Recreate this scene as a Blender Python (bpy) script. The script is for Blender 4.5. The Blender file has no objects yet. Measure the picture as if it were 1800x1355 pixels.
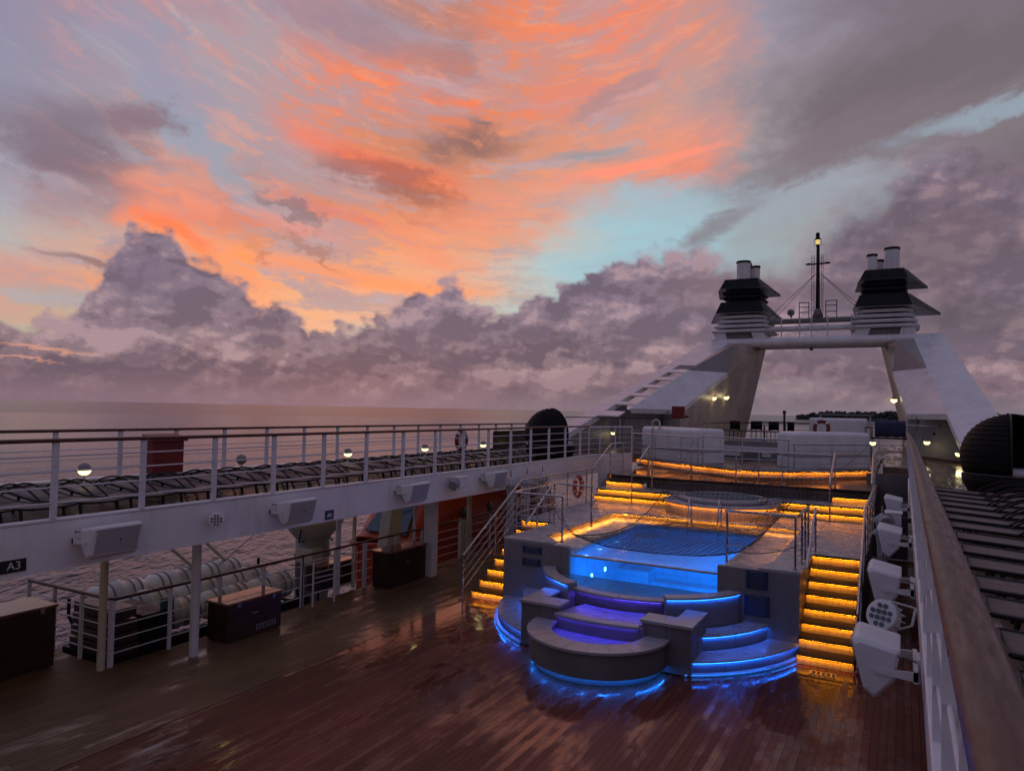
import bpy, math, random
from mathutils import Vector, Matrix
random.seed(7)
rad = math.radians
S = bpy.context.scene
C = S.collection
# ------------------------------------------------------------------ camera
cam_d = bpy.data.cameras.new('camera')
cam = bpy.data.objects.new('camera', cam_d)
C.objects.link(cam)
cam.matrix_world = Matrix.Translation((0, 0, 4.2)) @ (Matrix.Rotation(rad(28.9), 4, 'Z') @ Matrix.Rotation(rad(91.95), 4, 'X') @ Matrix.Rotation(rad(1.16), 4, 'Z'))
cam_d.sensor_fit = 'HORIZONTAL'
cam_d.sensor_width = 36.0
cam_d.lens = 25.0
cam_d.clip_start = 0.05
cam_d.clip_end = 120000
S.camera = cam
S.view_settings.view_transform = 'Standard'
S.view_settings.look = 'None'
S.view_settings.exposure = 0.14
S.view_settings.gamma = 1.0
# ------------------------------------------------------------------ node maths helper
class G:
    def __init__(s, tree):
        s.t = tree
    def new(s, kind, **kw):
        n = s.t.nodes.new(kind)
        for k, v in kw.items():
            setattr(n, k, v)
        return n
    def put(s, sock, v):
        if hasattr(v, 'is_output') or isinstance(v, bpy.types.NodeSocket):
            s.t.links.new(v, sock)
        else:
            sock.default_value = v
    def m(s, op, a, b=0.0, c=None, clamp=False):
        n = s.new('ShaderNodeMath', operation=op)
        n.use_clamp = clamp
        s.put(n.inputs[0], a)
        s.put(n.inputs[1], b)
        if c is not None:
            s.put(n.inputs[2], c)
        return n.outputs[0]
    def add(s, a, b): return s.m('ADD', a, b)
    def sub(s, a, b): return s.m('SUBTRACT', a, b)
    def mul(s, a, b): return s.m('MULTIPLY', a, b)
    def ma(s, a, b, c): return s.m('MULTIPLY_ADD', a, b, c)
    def xyz(s, x, y, z=0.0):
        n = s.new('ShaderNodeCombineXYZ')
        s.put(n.inputs[0], x); s.put(n.inputs[1], y); s.put(n.inputs[2], z)
        return n.outputs[0]
    def noise(s, vec, scale=1.0, detail=4.0, rough=0.55, dist=0.0, lac=2.0, dim='3D'):
        n = s.new('ShaderNodeTexNoise', noise_dimensions=dim)
        s.put(n.inputs['Vector'], vec)
        n.inputs['Scale'].default_value = scale
        n.inputs['Detail'].default_value = detail
        n.inputs['Roughness'].default_value = rough
        n.inputs['Lacunarity'].default_value = lac
        n.inputs['Distortion'].default_value = dist
        return n.outputs['Fac']
    def smooth(s, v, a, b, lo=0.0, hi=1.0):
        n = s.new('ShaderNodeMapRange', interpolation_type='SMOOTHSTEP')
        s.put(n.inputs[0], v)
        s.put(n.inputs[1], a); s.put(n.inputs[2], b)
        s.put(n.inputs[3], lo); s.put(n.inputs[4], hi)
        return n.outputs[0]
    def lin(s, v, a, b, lo=0.0, hi=1.0):
        n = s.new('ShaderNodeMapRange')
        s.put(n.inputs[0], v)
        s.put(n.inputs[1], a); s.put(n.inputs[2], b)
        s.put(n.inputs[3], lo); s.put(n.inputs[4], hi)
        return n.outputs[0]
    def mix(s, f, a, b, mode='MIX'):
        n = s.new('ShaderNodeMix', data_type='RGBA', blend_type=mode)
        s.put(n.inputs[0], f)
        for i, v in ((6, a), (7, b)):
            if isinstance(v, (tuple, list)):
                n.inputs[i].default_value = tuple(v) + (1.0,) if len(v) == 3 else v
            else:
                s.t.links.new(v, n.inputs[i])
        return n.outputs[2]
    def ramp(s, v, stops, interp='LINEAR'):
        n = s.new('ShaderNodeValToRGB')
        r = n.color_ramp
        r.interpolation = interp
        while len(r.elements) < len(stops):
            r.elements.new(0.5)
        for e, (p, c) in zip(r.elements, stops):
            e.position = p
        for e, (p, c) in zip(r.elements, stops):
            e.color = tuple(c) + (1.0,)
        s.put(n.inputs[0], v)
        return n.outputs[0]
    def curve(s, v, pts, x0, x1, y1):
        n = s.new('ShaderNodeFloatCurve')
        cu = n.mapping.curves[0]
        q = [((x - x0) / (x1 - x0), y / y1) for x, y in pts]
        while len(cu.points) < len(q):
            cu.points.new(0.5, 0.5)
        for p, (x, y) in zip(cu.points, q):
            p.location = (x, y)
            p.handle_type = 'VECTOR'
        n.mapping.update()
        s.put(n.inputs[1], s.lin(v, x0, x1))
        return s.mul(n.outputs[0], y1)

def sc(r, g, b):
    f = lambda u: ((u / 255 + 0.055) / 1.055) ** 2.4 if u > 10.3 else u / 255 / 12.92
    return (f(r), f(g), f(b))
# ------------------------------------------------------------------ sky: dusk clouds laid out by compass bearing and height
W = bpy.data.worlds.new('World')
S.world = W
W.use_nodes = True
wt = W.node_tree
for n in list(wt.nodes):
    wt.nodes.remove(n)
g = G(wt)
tc = g.new('ShaderNodeTexCoord')
sp = g.new('ShaderNodeSeparateXYZ')
wt.links.new(tc.outputs['Generated'], sp.inputs[0])
dx, dy, dz = sp.outputs
AZ = g.mul(g.m('ARCTAN2', dx, dy), 57.29578)
EL = g.mul(g.m('ARCSINE', g.m('MINIMUM', g.m('MAXIMUM', dz, -1.0), 1.0)), 57.29578)
# high cloud lies on a level sheet: bands in it run towards the horizon at bearing -42
a30 = g.add(AZ, 30.0)
CC = g.m('DIVIDE', EL, g.ma(g.mul(a30, a30), 0.0005, 1.0))
hh = g.m('DIVIDE', 1.0, g.add(g.m('MAXIMUM', dz, 0.0), 0.07))
px_, py_ = g.mul(dx, hh), g.mul(dy, hh)
c42, s42 = math.cos(rad(42)), math.sin(rad(42))
UU = g.ma(px_, c42, g.mul(py_, s42)); VV = g.ma(px_, -s42, g.mul(py_, c42))
n_w = g.noise(g.xyz(g.ma(AZ, 0.10, 40.0), g.mul(EL, 0.20)), 1.0, 5.0, 0.6, dim='2D')
n_w2 = g.noise(g.xyz(g.ma(AZ, 0.26, 80.0), g.mul(EL, 0.40)), 1.0, 6.0, 0.62, dim='2D')
n_fan = g.noise(g.xyz(g.ma(UU, 1.5, g.mul(n_w, 1.3)), g.ma(VV, 0.42, n_w2)), 1.0, 6.0, 0.60, dim='2D')
n_arc = g.noise(g.xyz(g.ma(AZ, 0.085, g.mul(n_w2, 0.6)), g.ma(CC, 0.62, g.mul(n_w, 1.5))), 1.0, 6.0, 0.60, dim='2D')
n_st = g.ma(n_fan, 0.62, g.mul(n_arc, 0.38))
n_st2 = g.ma(n_fan, 0.40, g.mul(n_arc, 0.60))
n_st = g.lin(n_st, 0.33, 0.67, 0.22, 0.78)
n_st2 = g.lin(n_st2, 0.33, 0.67, 0.22, 0.78)
WAZ = g.ma(g.sub(n_w2, 0.5), 6.0, g.ma(g.sub(n_w, 0.5), 9.0, AZ))
WEL = g.ma(g.sub(n_st2, 0.5), 2.2, g.ma(g.sub(n_st, 0.5), 3.0, EL))
ROWS = [
 (5,  [(175,165,150),(185,175,140),(200,170,140),(215,170,140),(225,180,150),(190,190,170),(190,182,165),(176,190,190),(170,190,192),(165,185,190),(160,175,182),(150,165,175),(150,160,168),(150,155,165),(150,155,165),(150,155,165)]),
 (8,  [(205,150,135),(220,150,115),(230,155,110),(240,165,112),(242,172,120),(238,168,132),(205,168,145),(172,190,185),(165,195,195),(160,180,190),(152,170,178),(150,165,175),(150,160,168),(150,155,160),(146,150,156),(146,150,156)]),
 (11, [(172,172,172),(188,160,150),(225,150,115),(240,150,90),(246,150,88),(240,156,100),(232,165,128),(212,172,150),(165,195,200),(155,185,195),(150,180,190),(150,165,170),(150,155,160),(145,145,152),(140,140,148),(140,140,148)]),
 (14, [(155,150,165),(146,124,134),(236,122,90),(190,118,104),(204,126,98),(240,138,88),(232,142,98),(218,148,116),(190,180,174),(155,190,200),(155,185,195),(150,163,168),(150,146,150),(125,110,118),(115,100,108),(115,100,108)]),
 (17, [(150,145,160),(124,108,122),(206,138,122),(150,132,142),(206,124,100),(180,108,84),(205,120,86),(205,140,118),(200,158,148),(160,180,190),(155,175,185),(150,160,170),(150,155,165),(140,135,145),(120,108,116),(118,106,114)]),
 (20, [(140,140,162),(138,134,154),(140,150,165),(188,140,140),(220,122,88),(200,118,84),(176,112,88),(190,128,100),(215,135,105),(200,140,125),(222,130,108),(150,145,150),(125,112,118),(118,106,113),(124,114,121),(124,114,121)]),
 (24, [(140,135,158),(138,135,158),(150,140,158),(194,138,136),(232,120,84),(244,112,56),(240,110,58),(224,116,72),(214,124,90),(196,138,120),(172,142,142),(143,134,142),(122,110,117),(115,104,111),(118,107,114),(118,107,114)]),
 (28, [(138,130,155),(140,132,156),(146,132,152),(156,130,150),(160,126,138),(150,116,124),(168,112,106),(228,116,74),(236,120,74),(236,118,84),(196,132,120),(148,140,156),(130,120,132),(118,107,117),(116,105,114),(116,105,114)]),
 (34, [(125,120,146),(125,120,146),(128,120,142),(132,118,138),(140,114,126),(150,110,112),(180,112,92),(205,115,80),(225,118,84),(214,118,96),(170,128,130),(138,130,146),(122,114,128),(110,102,114),(108,98,110),(106,96,108)]),
]
tz = g.lin(WAZ, -65.0, 10.0)
base = None
prev = None
for el, cols in ROWS:
    stops = [(i / 15.0, sc(*c)) for i, c in enumerate(cols)]
    r = g.ramp(tz, stops, 'B_SPLINE' if False else 'LINEAR')
    if base is None:
        base = r
    else:
        base = g.mix(g.smooth(WEL, prev, float(el)), base, r)
    prev = float(el)
# light and dark wisps inside the lit cirrus
edge_ = g.smooth(WEL, 17.0, 21.0, -22.0, -8.0)
warm = g.mul(g.smooth(AZ, -68.0, -55.0), g.smooth(g.sub(WAZ, edge_), 0.0, -9.0))
dk = g.mul(g.mul(g.smooth(n_st2, 0.53, 0.36), warm), g.smooth(AZ, -52.0, -36.0, 0.92, 0.62))
base = g.mix(dk, base, g.mix(g.smooth(AZ, -54.0, -38.0), sc(142, 146, 164), sc(158, 136, 146)))
lt = g.mul(g.mul(g.smooth(n_st, 0.52, 0.78), g.mul(warm, g.smooth(EL, 5.0, 9.0))), 0.42)
base = g.mix(lt, base, sc(250, 138, 98))
n_fine = g.noise(g.xyz(g.ma(AZ, 0.26, g.mul(n_w2, 1.6)), g.ma(CC, 1.5, g.mul(n_fan, 4.0))), 1.0, 5.0, 0.56, dim='2D')
base = g.mix(g.mul(g.mul(g.smooth(n_fine, 0.48, 0.30), warm), 0.40), base, sc(164, 136, 146))
base = g.mix(g.mul(g.mul(g.smooth(n_fine, 0.52, 0.72), warm), 0.26), base, sc(255, 158, 112))
base = g.mix(g.mul(warm, 0.20), base, sc(222, 172, 152))
wisp = g.mul(g.mul(g.smooth(n_arc, 0.44, 0.30), g.smooth(AZ, -8.0, -16.0)), 0.35)
base = g.mix(wisp, base, sc(168, 168, 182))
# arcs of glowing cloud
def arc(c0, wid, az0, az1, fall, colour, k):
    global base
    d = g.m('ABSOLUTE', g.sub(g.ma(g.sub(n_st2, 0.5), 1.6, CC), c0))
    f = g.mul(g.smooth(d, wid, 0.0), g.mul(g.smooth(WAZ, az0, az0 + fall), g.smooth(WAZ, az1, az1 - fall)))
    base = g.mix(g.mul(f, k), base, colour)
arc(9.3, 1.1, -60.0, -28.0, 8.0, sc(252, 150, 92), 0.75)
arc(11.6, 0.8, -54.0, -38.0, 7.0, sc(245, 134, 98), 0.5)
arc(17.6, 1.7, -50.0, -31.0, 8.0, sc(252, 116, 66), 0.75)
arc(13.6, 0.8, -49.0, -36.0, 5.0, sc(228, 116, 92), 0.5)
arc(23.5, 2.4, -31.0, -15.0, 7.0, sc(244, 126, 90), 0.5)
def blob(az, el, ra, re, rot, colour, k, soft=0.55, warp=1.0):
    global base
    u = g.sub(g.ma(g.sub(n_w2, 0.5), 9.0 * warp, g.ma(g.sub(n_w, 0.5), 5.0 * warp, AZ)), az)
    v = g.sub(g.ma(g.sub(n_st2, 0.5), 4.0 * warp, g.ma(g.sub(n_w2, 0.5), 3.0 * warp, EL)), el)
    c, s_ = math.cos(rad(rot)), math.sin(rad(rot))
    p = g.mul(g.ma(u, c, g.mul(v, s_)), 1.0 / ra)
    q = g.mul(g.ma(v, c, g.mul(u, -s_)), 1.0 / re)
    d = g.m('SQRT', g.ma(p, p, g.mul(q, q)))
    f = g.mul(g.smooth(d, 1.25, 1.25 - soft), k)
    base = g.mix(f, base, colour)
blob(-53.5, 18.8, 6.0, 1.5, -38, sc(146, 156, 172), 0.85, 1.0, 0.6)
blob(-56.0, 23.0, 6.0, 2.6, -40, sc(146, 146, 168), 0.7, 1.0, 0.6)
blob(-43.0, 28.0, 9.0, 2.0, -6, sc(150, 130, 144), 0.7, 1.0, 0.8)
blob(-34.5, 25.5, 3.0, 1.6, -20, sc(160, 122, 122), 0.6, 1.0, 0.8)
blob(-61.5, 17.3, 6.5, 2.8, 0, sc(120, 104, 118), 0.72, 1.15, 1.2)
blob(-57.5, 19.5, 3.0, 1.5, 20, sc(128, 104, 116), 0.75, 0.9)
blob(-54.5, 12.6, 3.6, 0.8, -30, sc(255, 118, 70), 0.65, 0.9, 0.5)
blob(-32.8, 20.8, 5.0, 1.3, 4, sc(134, 100, 98), 0.85, 1.1)
blob(-39.0, 17.4, 5.5, 1.7, -8, sc(146, 92, 84), 0.65, 1.0)
blob(-45.5, 14.2, 3.2, 1.0, -30, sc(138, 110, 116), 0.7, 0.9)
blob(-45.0, 11.2, 4.0, 0.8, -20, sc(168, 110, 94), 0.55, 0.9)
blob(-21.5, 23.5, 5.0, 0.9, 24, sc(150, 132, 140), 0.6, 0.9)
blob(-19.0, 19.2, 6.5, 0.42, 9, sc(252, 142, 116), 0.9, 0.8, 0.28)
blob(-22.5, 19.9, 4.0, 0.5, 6, sc(126, 146, 158), 0.6, 0.9, 0.4)
blob(-58.0, 9.3, 6.0, 0.35, -6, sc(125, 100, 104), 0.7, 0.9, 0.4)
blob(4.0, 23.5, 13.0, 2.6, 6, sc(110, 98, 106), 0.75, 0.9)
blob(-5.0, 19.5, 10.0, 1.8, 14, sc(122, 108, 115), 0.7, 1.0)
blob(6.0, 20.2, 7.0, 0.8, 8, sc(148, 164, 178), 0.75, 0.9, 0.6)
blob(-13.5, 14.6, 4.5, 1.2, 28, sc(124, 106, 114), 0.7, 1.0, 0.9)
blob(-9.5, 13.3, 3.6, 1.1, 20, sc(150, 158, 162), 0.6, 0.9, 0.6)
blob(-2.0, 15.2, 5.0, 1.3, 30, sc(150, 162, 170), 0.7, 0.9, 0.7)
# heaped cloud: rough tops against the sky, lit and shaded by their own relief
cu1 = g.noise(g.xyz(g.mul(AZ, 0.15), g.mul(EL, 0.24)), 1.0, 7.0, 0.56, dim='2D')
cu2 = g.noise(g.xyz(g.ma(AZ, 0.50, 50.0), g.mul(EL, 0.75)), 1.0, 6.0, 0.60, dim='2D')
cu1b = g.noise(g.xyz(g.mul(g.add(AZ, 1.0), 0.15), g.mul(g.sub(EL, 1.3), 0.24)), 1.0, 5.0, 0.50, dim='2D')
cu2b = g.noise(g.xyz(g.ma(g.add(AZ, 0.3), 0.50, 50.0), g.mul(g.sub(EL, 0.40), 0.75)), 1.0, 5.0, 0.6, dim='2D')
cu3 = g.noise(g.xyz(g.ma(AZ, 0.075, 90.0), g.mul(EL, 0.22)), 1.0, 3.0, 0.5, dim='2D')
vo = g.new('ShaderNodeTexVoronoi', feature='SMOOTH_F1', voronoi_dimensions='2D')
g.put(vo.inputs['Vector'], g.xyz(g.ma(cu2, 0.7, g.mul(AZ, 0.46)), g.ma(cu1, 0.7, g.mul(EL, 0.60))))
vo.inputs['Scale'].default_value = 1.0
vo.inputs['Smoothness'].default_value = 0.5
vo.inputs['Detail'].default_value = 1.5
vo.inputs['Roughness'].default_value = 0.55
puff = vo.outputs['Distance']
softness = g.smooth(AZ, -24.0, -2.0, 1.0, 3.6)
def heap(pts, amp1, amp2, amp3, edge, col_lo, col_hi, shade, light, band, k=1.0, relief=1.0):
    global base
    top = g.curve(AZ, pts, -180.0, 180.0, 40.0)
    h = g.sub(top, EL)
    h = g.ma(g.sub(cu1, 0.5), amp1, h)
    h = g.ma(g.sub(cu2, 0.5), amp2, h)
    h = g.ma(g.sub(0.42, puff), amp3, h)
    mask = g.mul(g.smooth(g.m('DIVIDE', h, g.mul(softness, edge)), -1.0, 1.3), k)
    body = g.mix(g.smooth(EL, band[0], band[1]), col_lo, col_hi)
    e = g.ma(g.sub(cu2, cu2b), 1.7 * relief, g.mul(g.sub(cu1, cu1b), 3.4 * relief))
    e = g.ma(g.sub(0.40, puff), 0.40 * relief, e)
    e = g.ma(g.sub(cu3, 0.5), 1.2 * relief, e)
    body = g.mix(g.mul(g.smooth(e, 0.04, 0.60), 0.85), body, light)
    body = g.mix(g.mul(g.smooth(e, 0.02, -0.50), 0.85), body, shade)
    rim = g.mul(g.smooth(h, 0.5, 0.0), 0.22)
    body = g.mix(rim, body, light)
    base = g.mix(mask, base, body)
SIL = [(-180,6),(-120,7),(-80,6),(-64.8,5.2),(-62,5.3),(-60.0,6.6),(-58.6,8.6),(-59.4,10.2),(-58.4,11.2),(-57.3,13.4),(-54.5,12.2),(-53.3,10.6),(-51.5,10.4),(-50.2,9.0),(-48.5,8.2),(-45.5,6.9),(-44.2,5.7),(-41.7,6.7),(-38.6,7.6),(-36.6,9.9),(-33.7,10.2),(-32.3,8.6),(-30.0,8.4),(-26.3,9.8),(-24.5,10.2),(-21.8,11.6),(-17.7,12.4),(-13.8,13.4),(-11.7,11.4),(-7.9,11.2),(-5.6,13.0),(-4.0,14.6),(-1.1,15.9),(0.3,18.6),(3.1,18.8),(5.7,17.4),(8,15),(14,13),(30,10),(90,8),(180,6)]
SIL = sorted(SIL)
heap([p for p in SIL], 2.4, 1.6, 1.6, 0.46, sc(132, 112, 122), sc(127, 110, 127), sc(103, 89, 105), sc(166, 140, 148), (3.0, 10.0))
blob(-11.0, 9.6, 7.0, 2.2, 0, sc(136, 112, 118), 0.45, 1.0, 0.5)
blob(2.0, 11.5, 9.0, 6.0, 20, sc(99, 85, 93), 0.72, 1.1, 0.8)
blob(3.5, 6.5, 10.0, 1.8, 0, sc(88, 79, 87), 0.65, 1.1, 0.7)
blob(-56.5, 8.8, 3.0, 2.4, -20, sc(112, 99, 118), 0.5, 1.0, 0.4)
LOW = [(-180,4),(-90,4.5),(-66,5.4),(-62,4.4),(-58,4.2),(-54,5.4),(-52,5.6),(-50,4.6),(-46,5.0),(-43,4.2),(-41,5.0),(-37,5.6),(-33,5.0),(-29,6.2),(-25,6.6),(-21,5.2),(-16,6.4),(-12,5.6),(-8,5.0),(-3,4.4),(2,5),(8,5),(40,4),(180,4)]
heap(LOW, 3.0, 1.6, 1.8, 0.50, sc(118, 99, 111), sc(134, 112, 121), sc(94, 81, 97), sc(168, 141, 146), (1.6, 5.0), 0.90, 1.1)
LOW2 = [(-180,2.5),(-90,2.8),(-66,2.9),(-60,2.6),(-55,3.1),(-50,2.8),(-45,3.2),(-40,3.0),(-33,3.6),(-28,3.2),(-22,3.8),(-16,3.2),(-10,3.8),(-6,3.4),(2,3.4),(10,3),(60,3),(180,2.5)]
heap(LOW2, 1.8, 1.0, 1.4, 0.4, sc(122, 101, 112), sc(122, 101, 112), sc(96, 83, 97), sc(150, 126, 133), (0.8, 3.2), 0.85, 0.9)
base = g.mix(g.mul(g.smooth(EL, 2.4, 0.2), 0.75), base, g.mix(g.smooth(AZ, -70.0, 10.0), sc(130, 107, 118), sc(128, 116, 125)))
blob(-62.5, 3.35, 3.6, 0.16, -5, sc(232, 160, 132), 0.55, 1.1, 0.35)
blob(-64.0, 2.6, 3.0, 0.12, -5, sc(236, 160, 128), 0.5, 1.1, 0.35)
blob(-9.0, 2.2, 8.0, 0.8, 0, sc(142, 128, 136), 0.5, 1.0, 0.4)
# the side of the sky away from the sunset, and overhead
away = g.smooth(g.m('ABSOLUTE', g.add(AZ, 35.0)), 48.0, 125.0)
base = g.mix(away, base, sc(92, 91, 117))
base = g.mix(g.smooth(EL, 30.0, 62.0), base, sc(126, 124, 153))
below = g.smooth(EL, 0.0, -3.0)
base = g.mix(below, base, sc(60, 50, 60))
ns = g.new('ShaderNodeTexSky', sky_type='NISHITA')
ns.sun_disc = False
ns.sun_elevation = rad(0.5)
ns.sun_rotation = rad(-42)
bg1 = g.new('ShaderNodeBackground')
wt.links.new(base, bg1.inputs[0])
bg1.inputs[1].default_value = 1.0
bg2 = g.new('ShaderNodeBackground')
wt.links.new(ns.outputs[0], bg2.inputs[0])
bg2.inputs[1].default_value = 0.004
ads = g.new('ShaderNodeAddShader')
wt.links.new(bg1.outputs[0], ads.inputs[0])
wt.links.new(bg2.outputs[0], ads.inputs[1])
wo = g.new('ShaderNodeOutputWorld')
wt.links.new(ads.outputs[0], wo.inputs[0])
W.cycles.sampling_method = 'MANUAL'
W.cycles.sample_map_resolution = 1024
# the sun is at the horizon behind cloud: a faint, very wide, warm light from the left and ahead
sl = bpy.data.lights.new('sun', 'SUN')
sl.energy = 0.12
sl.angle = rad(25)
sl.color = (1.0, 0.62, 0.45)
so = bpy.data.objects.new('sun', sl)
so.rotation_euler = (rad(80), 0, rad(42))
C.objects.link(so)
# ------------------------------------------------------------------ materials
def newmat(name):
    m = bpy.data.materials.new(name)
    m.use_nodes = True
    t = m.node_tree
    b = t.nodes['Principled BSDF']
    return m, G(t), b
def pm(name, col, rough=0.5, metal=0.0, var=0.15, scale=3.0, bump=0.0, bscale=None, spec=0.5, rvar=0.1, stretch=(1, 1, 1)):
    m, g, b = newmat(name)
    tcn = g.new('ShaderNodeTexCoord')
    mp = g.new('ShaderNodeMapping')
    mp.inputs['Scale'].default_value = stretch
    g.t.links.new(tcn.outputs['Object'], mp.inputs[0])
    v = mp.outputs[0]
    n1 = g.noise(v, scale, 5.0, 0.6)
    lo = tuple(c * (1 - var) for c in col)
    hi = tuple(min(1, c * (1 + var)) for c in col)
    g.put(b.inputs['Base Color'], g.mix(g.smooth(n1, 0.3, 0.7), lo, hi))
    g.put(b.inputs['Roughness'], g.lin(g.noise(v, scale * 2.3, 3.0), 0.3, 0.7, max(0.02, rough - rvar), min(1, rough + rvar)))
    b.inputs['Metallic'].default_value = metal
    b.inputs['Specular IOR Level'].default_value = spec
    if bump:
        bn = g.new('ShaderNodeBump')
        bn.inputs['Strength'].default_value = bump
        bn.inputs['Distance'].default_value = 0.01
        g.put(bn.inputs['Height'], g.noise(v, bscale or scale * 6, 4.0))
        g.t.links.new(bn.outputs[0], b.inputs['Normal'])
    return m
def emat(name, col, k):
    m = bpy.data.materials.new(name)
    m.use_nodes = True
    t = m.node_tree
    for n in list(t.nodes): t.nodes.remove(n)
    e = t.nodes.new('ShaderNodeEmission')
    e.inputs[0].default_value = tuple(col) + (1,)
    e.inputs[1].default_value = k
    o = t.nodes.new('ShaderNodeOutputMaterial')
    t.links.new(e.outputs[0], o.inputs[0])
    return m
def plankmat(name, c1, c2, caulk, width, wet, gaxis='x', bumpk=0.5, rdry=0.42, rwet=0.07, lane=1.0):
    m, g, b = newmat(name)
    ge = g.new('ShaderNodeNewGeometry')
    s_ = g.new('ShaderNodeSeparateXYZ')
    g.t.links.new(ge.outputs['Position'], s_.inputs[0])
    X, Y = (s_.outputs[0], s_.outputs[1]) if gaxis == 'x' else (s_.outputs[1], s_.outputs[0])
    Z = s_.outputs[2]
    u = g.mul(X, 1.0 / width)
    pid = g.m('FLOOR', u)
    fr = g.m('FRACT', u)
    wn = g.new('ShaderNodeTexWhiteNoise', noise_dimensions='1D')
    g.put(wn.inputs['W'], pid)
    yo = g.ma(wn.outputs['Value'], 7.0, g.mul(Y, 1 / 2.1))
    bid = g.m('FLOOR', yo); bf = g.m('FRACT', yo)
    wn2 = g.new('ShaderNodeTexWhiteNoise', noise_dimensions='2D')
    g.put(wn2.inputs['Vector'], g.xyz(pid, bid))
    seam = g.m('MAXIMUM', g.m('LESS_THAN', fr, 0.09), g.m('LESS_THAN', bf, 0.004))
    grain = g.noise(g.xyz(g.mul(X, 60.0), g.mul(Y, 3.0), g.mul(pid, 3.3)), 1.0, 4.0, 0.65)
    f = g.ma(grain, 0.55, g.mul(wn2.outputs['Value'], 0.55))
    col = g.mix(f, c1, c2)
    stain = g.noise(g.xyz(g.mul(X, 0.7), g.mul(Y, 0.28), 5.0), 1.0, 6.0, 0.62)
    col = g.mix(g.mul(g.smooth(stain, 0.42, 0.62), 0.5), col, tuple(c * 0.45 for c in c1))
    col = g.mix(g.mul(seam, 0.9), col, caulk)
    g.put(b.inputs['Base Color'], col)
    pud = g.noise(g.xyz(g.mul(X, 0.55 * lane), g.mul(Y, 0.22), 11.0), 1.0, 7.0, 0.66, 0.4)
    pf = g.smooth(g.add(pud, g.mul(g.sub(wn2.outputs['Value'], 0.5), 0.08)), 0.5 - wet * 0.2, 0.5 - wet * 0.2 + 0.12)
    r = g.lin(pf, 0.0, 1.0, rdry, rwet)
    r = g.add(r, g.mul(g.sub(grain, 0.5), 0.15))
    g.put(b.inputs['Roughness'], g.m('MAXIMUM', r, 0.03))
    bn = g.new('ShaderNodeBump')
    bn.inputs['Distance'].default_value = 0.003
    hgt = g.sub(g.mul(grain, 0.35), g.mul(seam, 1.0))
    wob = g.noise(g.xyz(g.mul(X, 9.0), g.mul(Y, 5.0), 0.0), 1.0, 3.0)
    hgt = g.ma(wob, 1.6, g.ma(g.sub(1.0, pf), g.mul(hgt, 0.8), g.mul(hgt, 0.35)))
    hgt = g.add(hgt, g.mul(wn2.outputs['Value'], 0.25))
    g.put(bn.inputs['Height'], hgt)
    bn.inputs['Strength'].default_value = bumpk
    g.t.links.new(bn.outputs[0], b.inputs['Normal'])
    g.put(b.inputs['Specular IOR Level'], g.lin(pf, 0.0, 1.0, 0.22, 0.6))
    return m
M = {}
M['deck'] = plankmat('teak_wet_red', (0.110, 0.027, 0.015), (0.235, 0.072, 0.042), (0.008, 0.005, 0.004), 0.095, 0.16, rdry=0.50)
M['side'] = plankmat('teak_pale', (0.155, 0.088, 0.044), (0.25, 0.148, 0.08), (0.03, 0.02, 0.015), 0.095, -0.02, rdry=0.55, rwet=0.13)
M['updeck'] = plankmat('teak_upper', (0.12, 0.075, 0.05), (0.21, 0.14, 0.10), (0.02, 0.016, 0.013), 0.075, 0.35, rwet=0.06)
M['landing'] = plankmat('teak_aft', (0.12, 0.085, 0.062), (0.22, 0.155, 0.115), (0.02, 0.016, 0.013), 0.09, 0.3)
M['slat'] = plankmat('teak_upright', (0.11, 0.085, 0.075), (0.19, 0.15, 0.135), (0.01, 0.01, 0.01), 0.12, -0.6)
M['white'] = pm('white_paint', (0.70, 0.70, 0.72), 0.34, var=0.06, scale=0.9, bump=0.06, bscale=2.5)
def grime(key, amount, tint):
    m = M[key]; t = m.node_tree; g = G(t); b = t.nodes['Principled BSDF']
    src = b.inputs['Base Color'].links[0].from_socket
    ge = g.new('ShaderNodeNewGeometry'); s_ = g.new('ShaderNodeSeparateXYZ'); t.links.new(ge.outputs['Position'], s_.inputs[0])
    st_ = g.noise(g.xyz(g.mul(s_.outputs[0], 5.0), g.mul(s_.outputs[1], 5.0), g.mul(s_.outputs[2], 0.6)), 1.0, 5.0, 0.62)
    bl = g.noise(g.xyz(s_.outputs[0], s_.outputs[1], s_.outputs[2]), 1.3, 5.0, 0.65)
    f = g.mul(g.smooth(g.ma(bl, 0.5, g.mul(st_, 0.6)), 0.52, 0.74), amount)
    g.put(b.inputs['Base Color'], g.mix(f, src, tint))
grime('white', 0.30, (0.30, 0.25, 0.20))
M['white2'] = pm('white_plastic', (0.68, 0.68, 0.70), 0.42, var=0.05, scale=4)
M['post'] = pm('white_rail_paint', (0.62, 0.62, 0.66), 0.35, var=0.08, scale=5)
M['cream'] = pm('cream_paint', (0.50, 0.46, 0.36), 0.4, var=0.10, scale=2)
M['teakcap'] = pm('varnished_rail_wood', (0.085, 0.030, 0.021), 0.36, var=0.30, scale=4, spec=0.35, bump=0.12, bscale=40, stretch=(6, 0.8, 6))
M['steel'] = pm('brushed_steel', (0.52, 0.50, 0.50), 0.24, metal=1.0, var=0.12, scale=8)
M['black'] = pm('black_paint', (0.010, 0.010, 0.012), 0.5, var=0.3, scale=2, spec=0.2)
M['rubber'] = pm('black_rubber', (0.02, 0.02, 0.02), 0.6, var=0.3)
M['sling'] = pm('grey_sling_fabric', (0.13, 0.105, 0.105), 0.55, var=0.15, scale=12, bump=0.2, bscale=250)
M['lframe'] = pm('dark_lounger_frame', (0.012, 0.009, 0.009), 0.4, var=0.3, spec=0.25)
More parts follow.
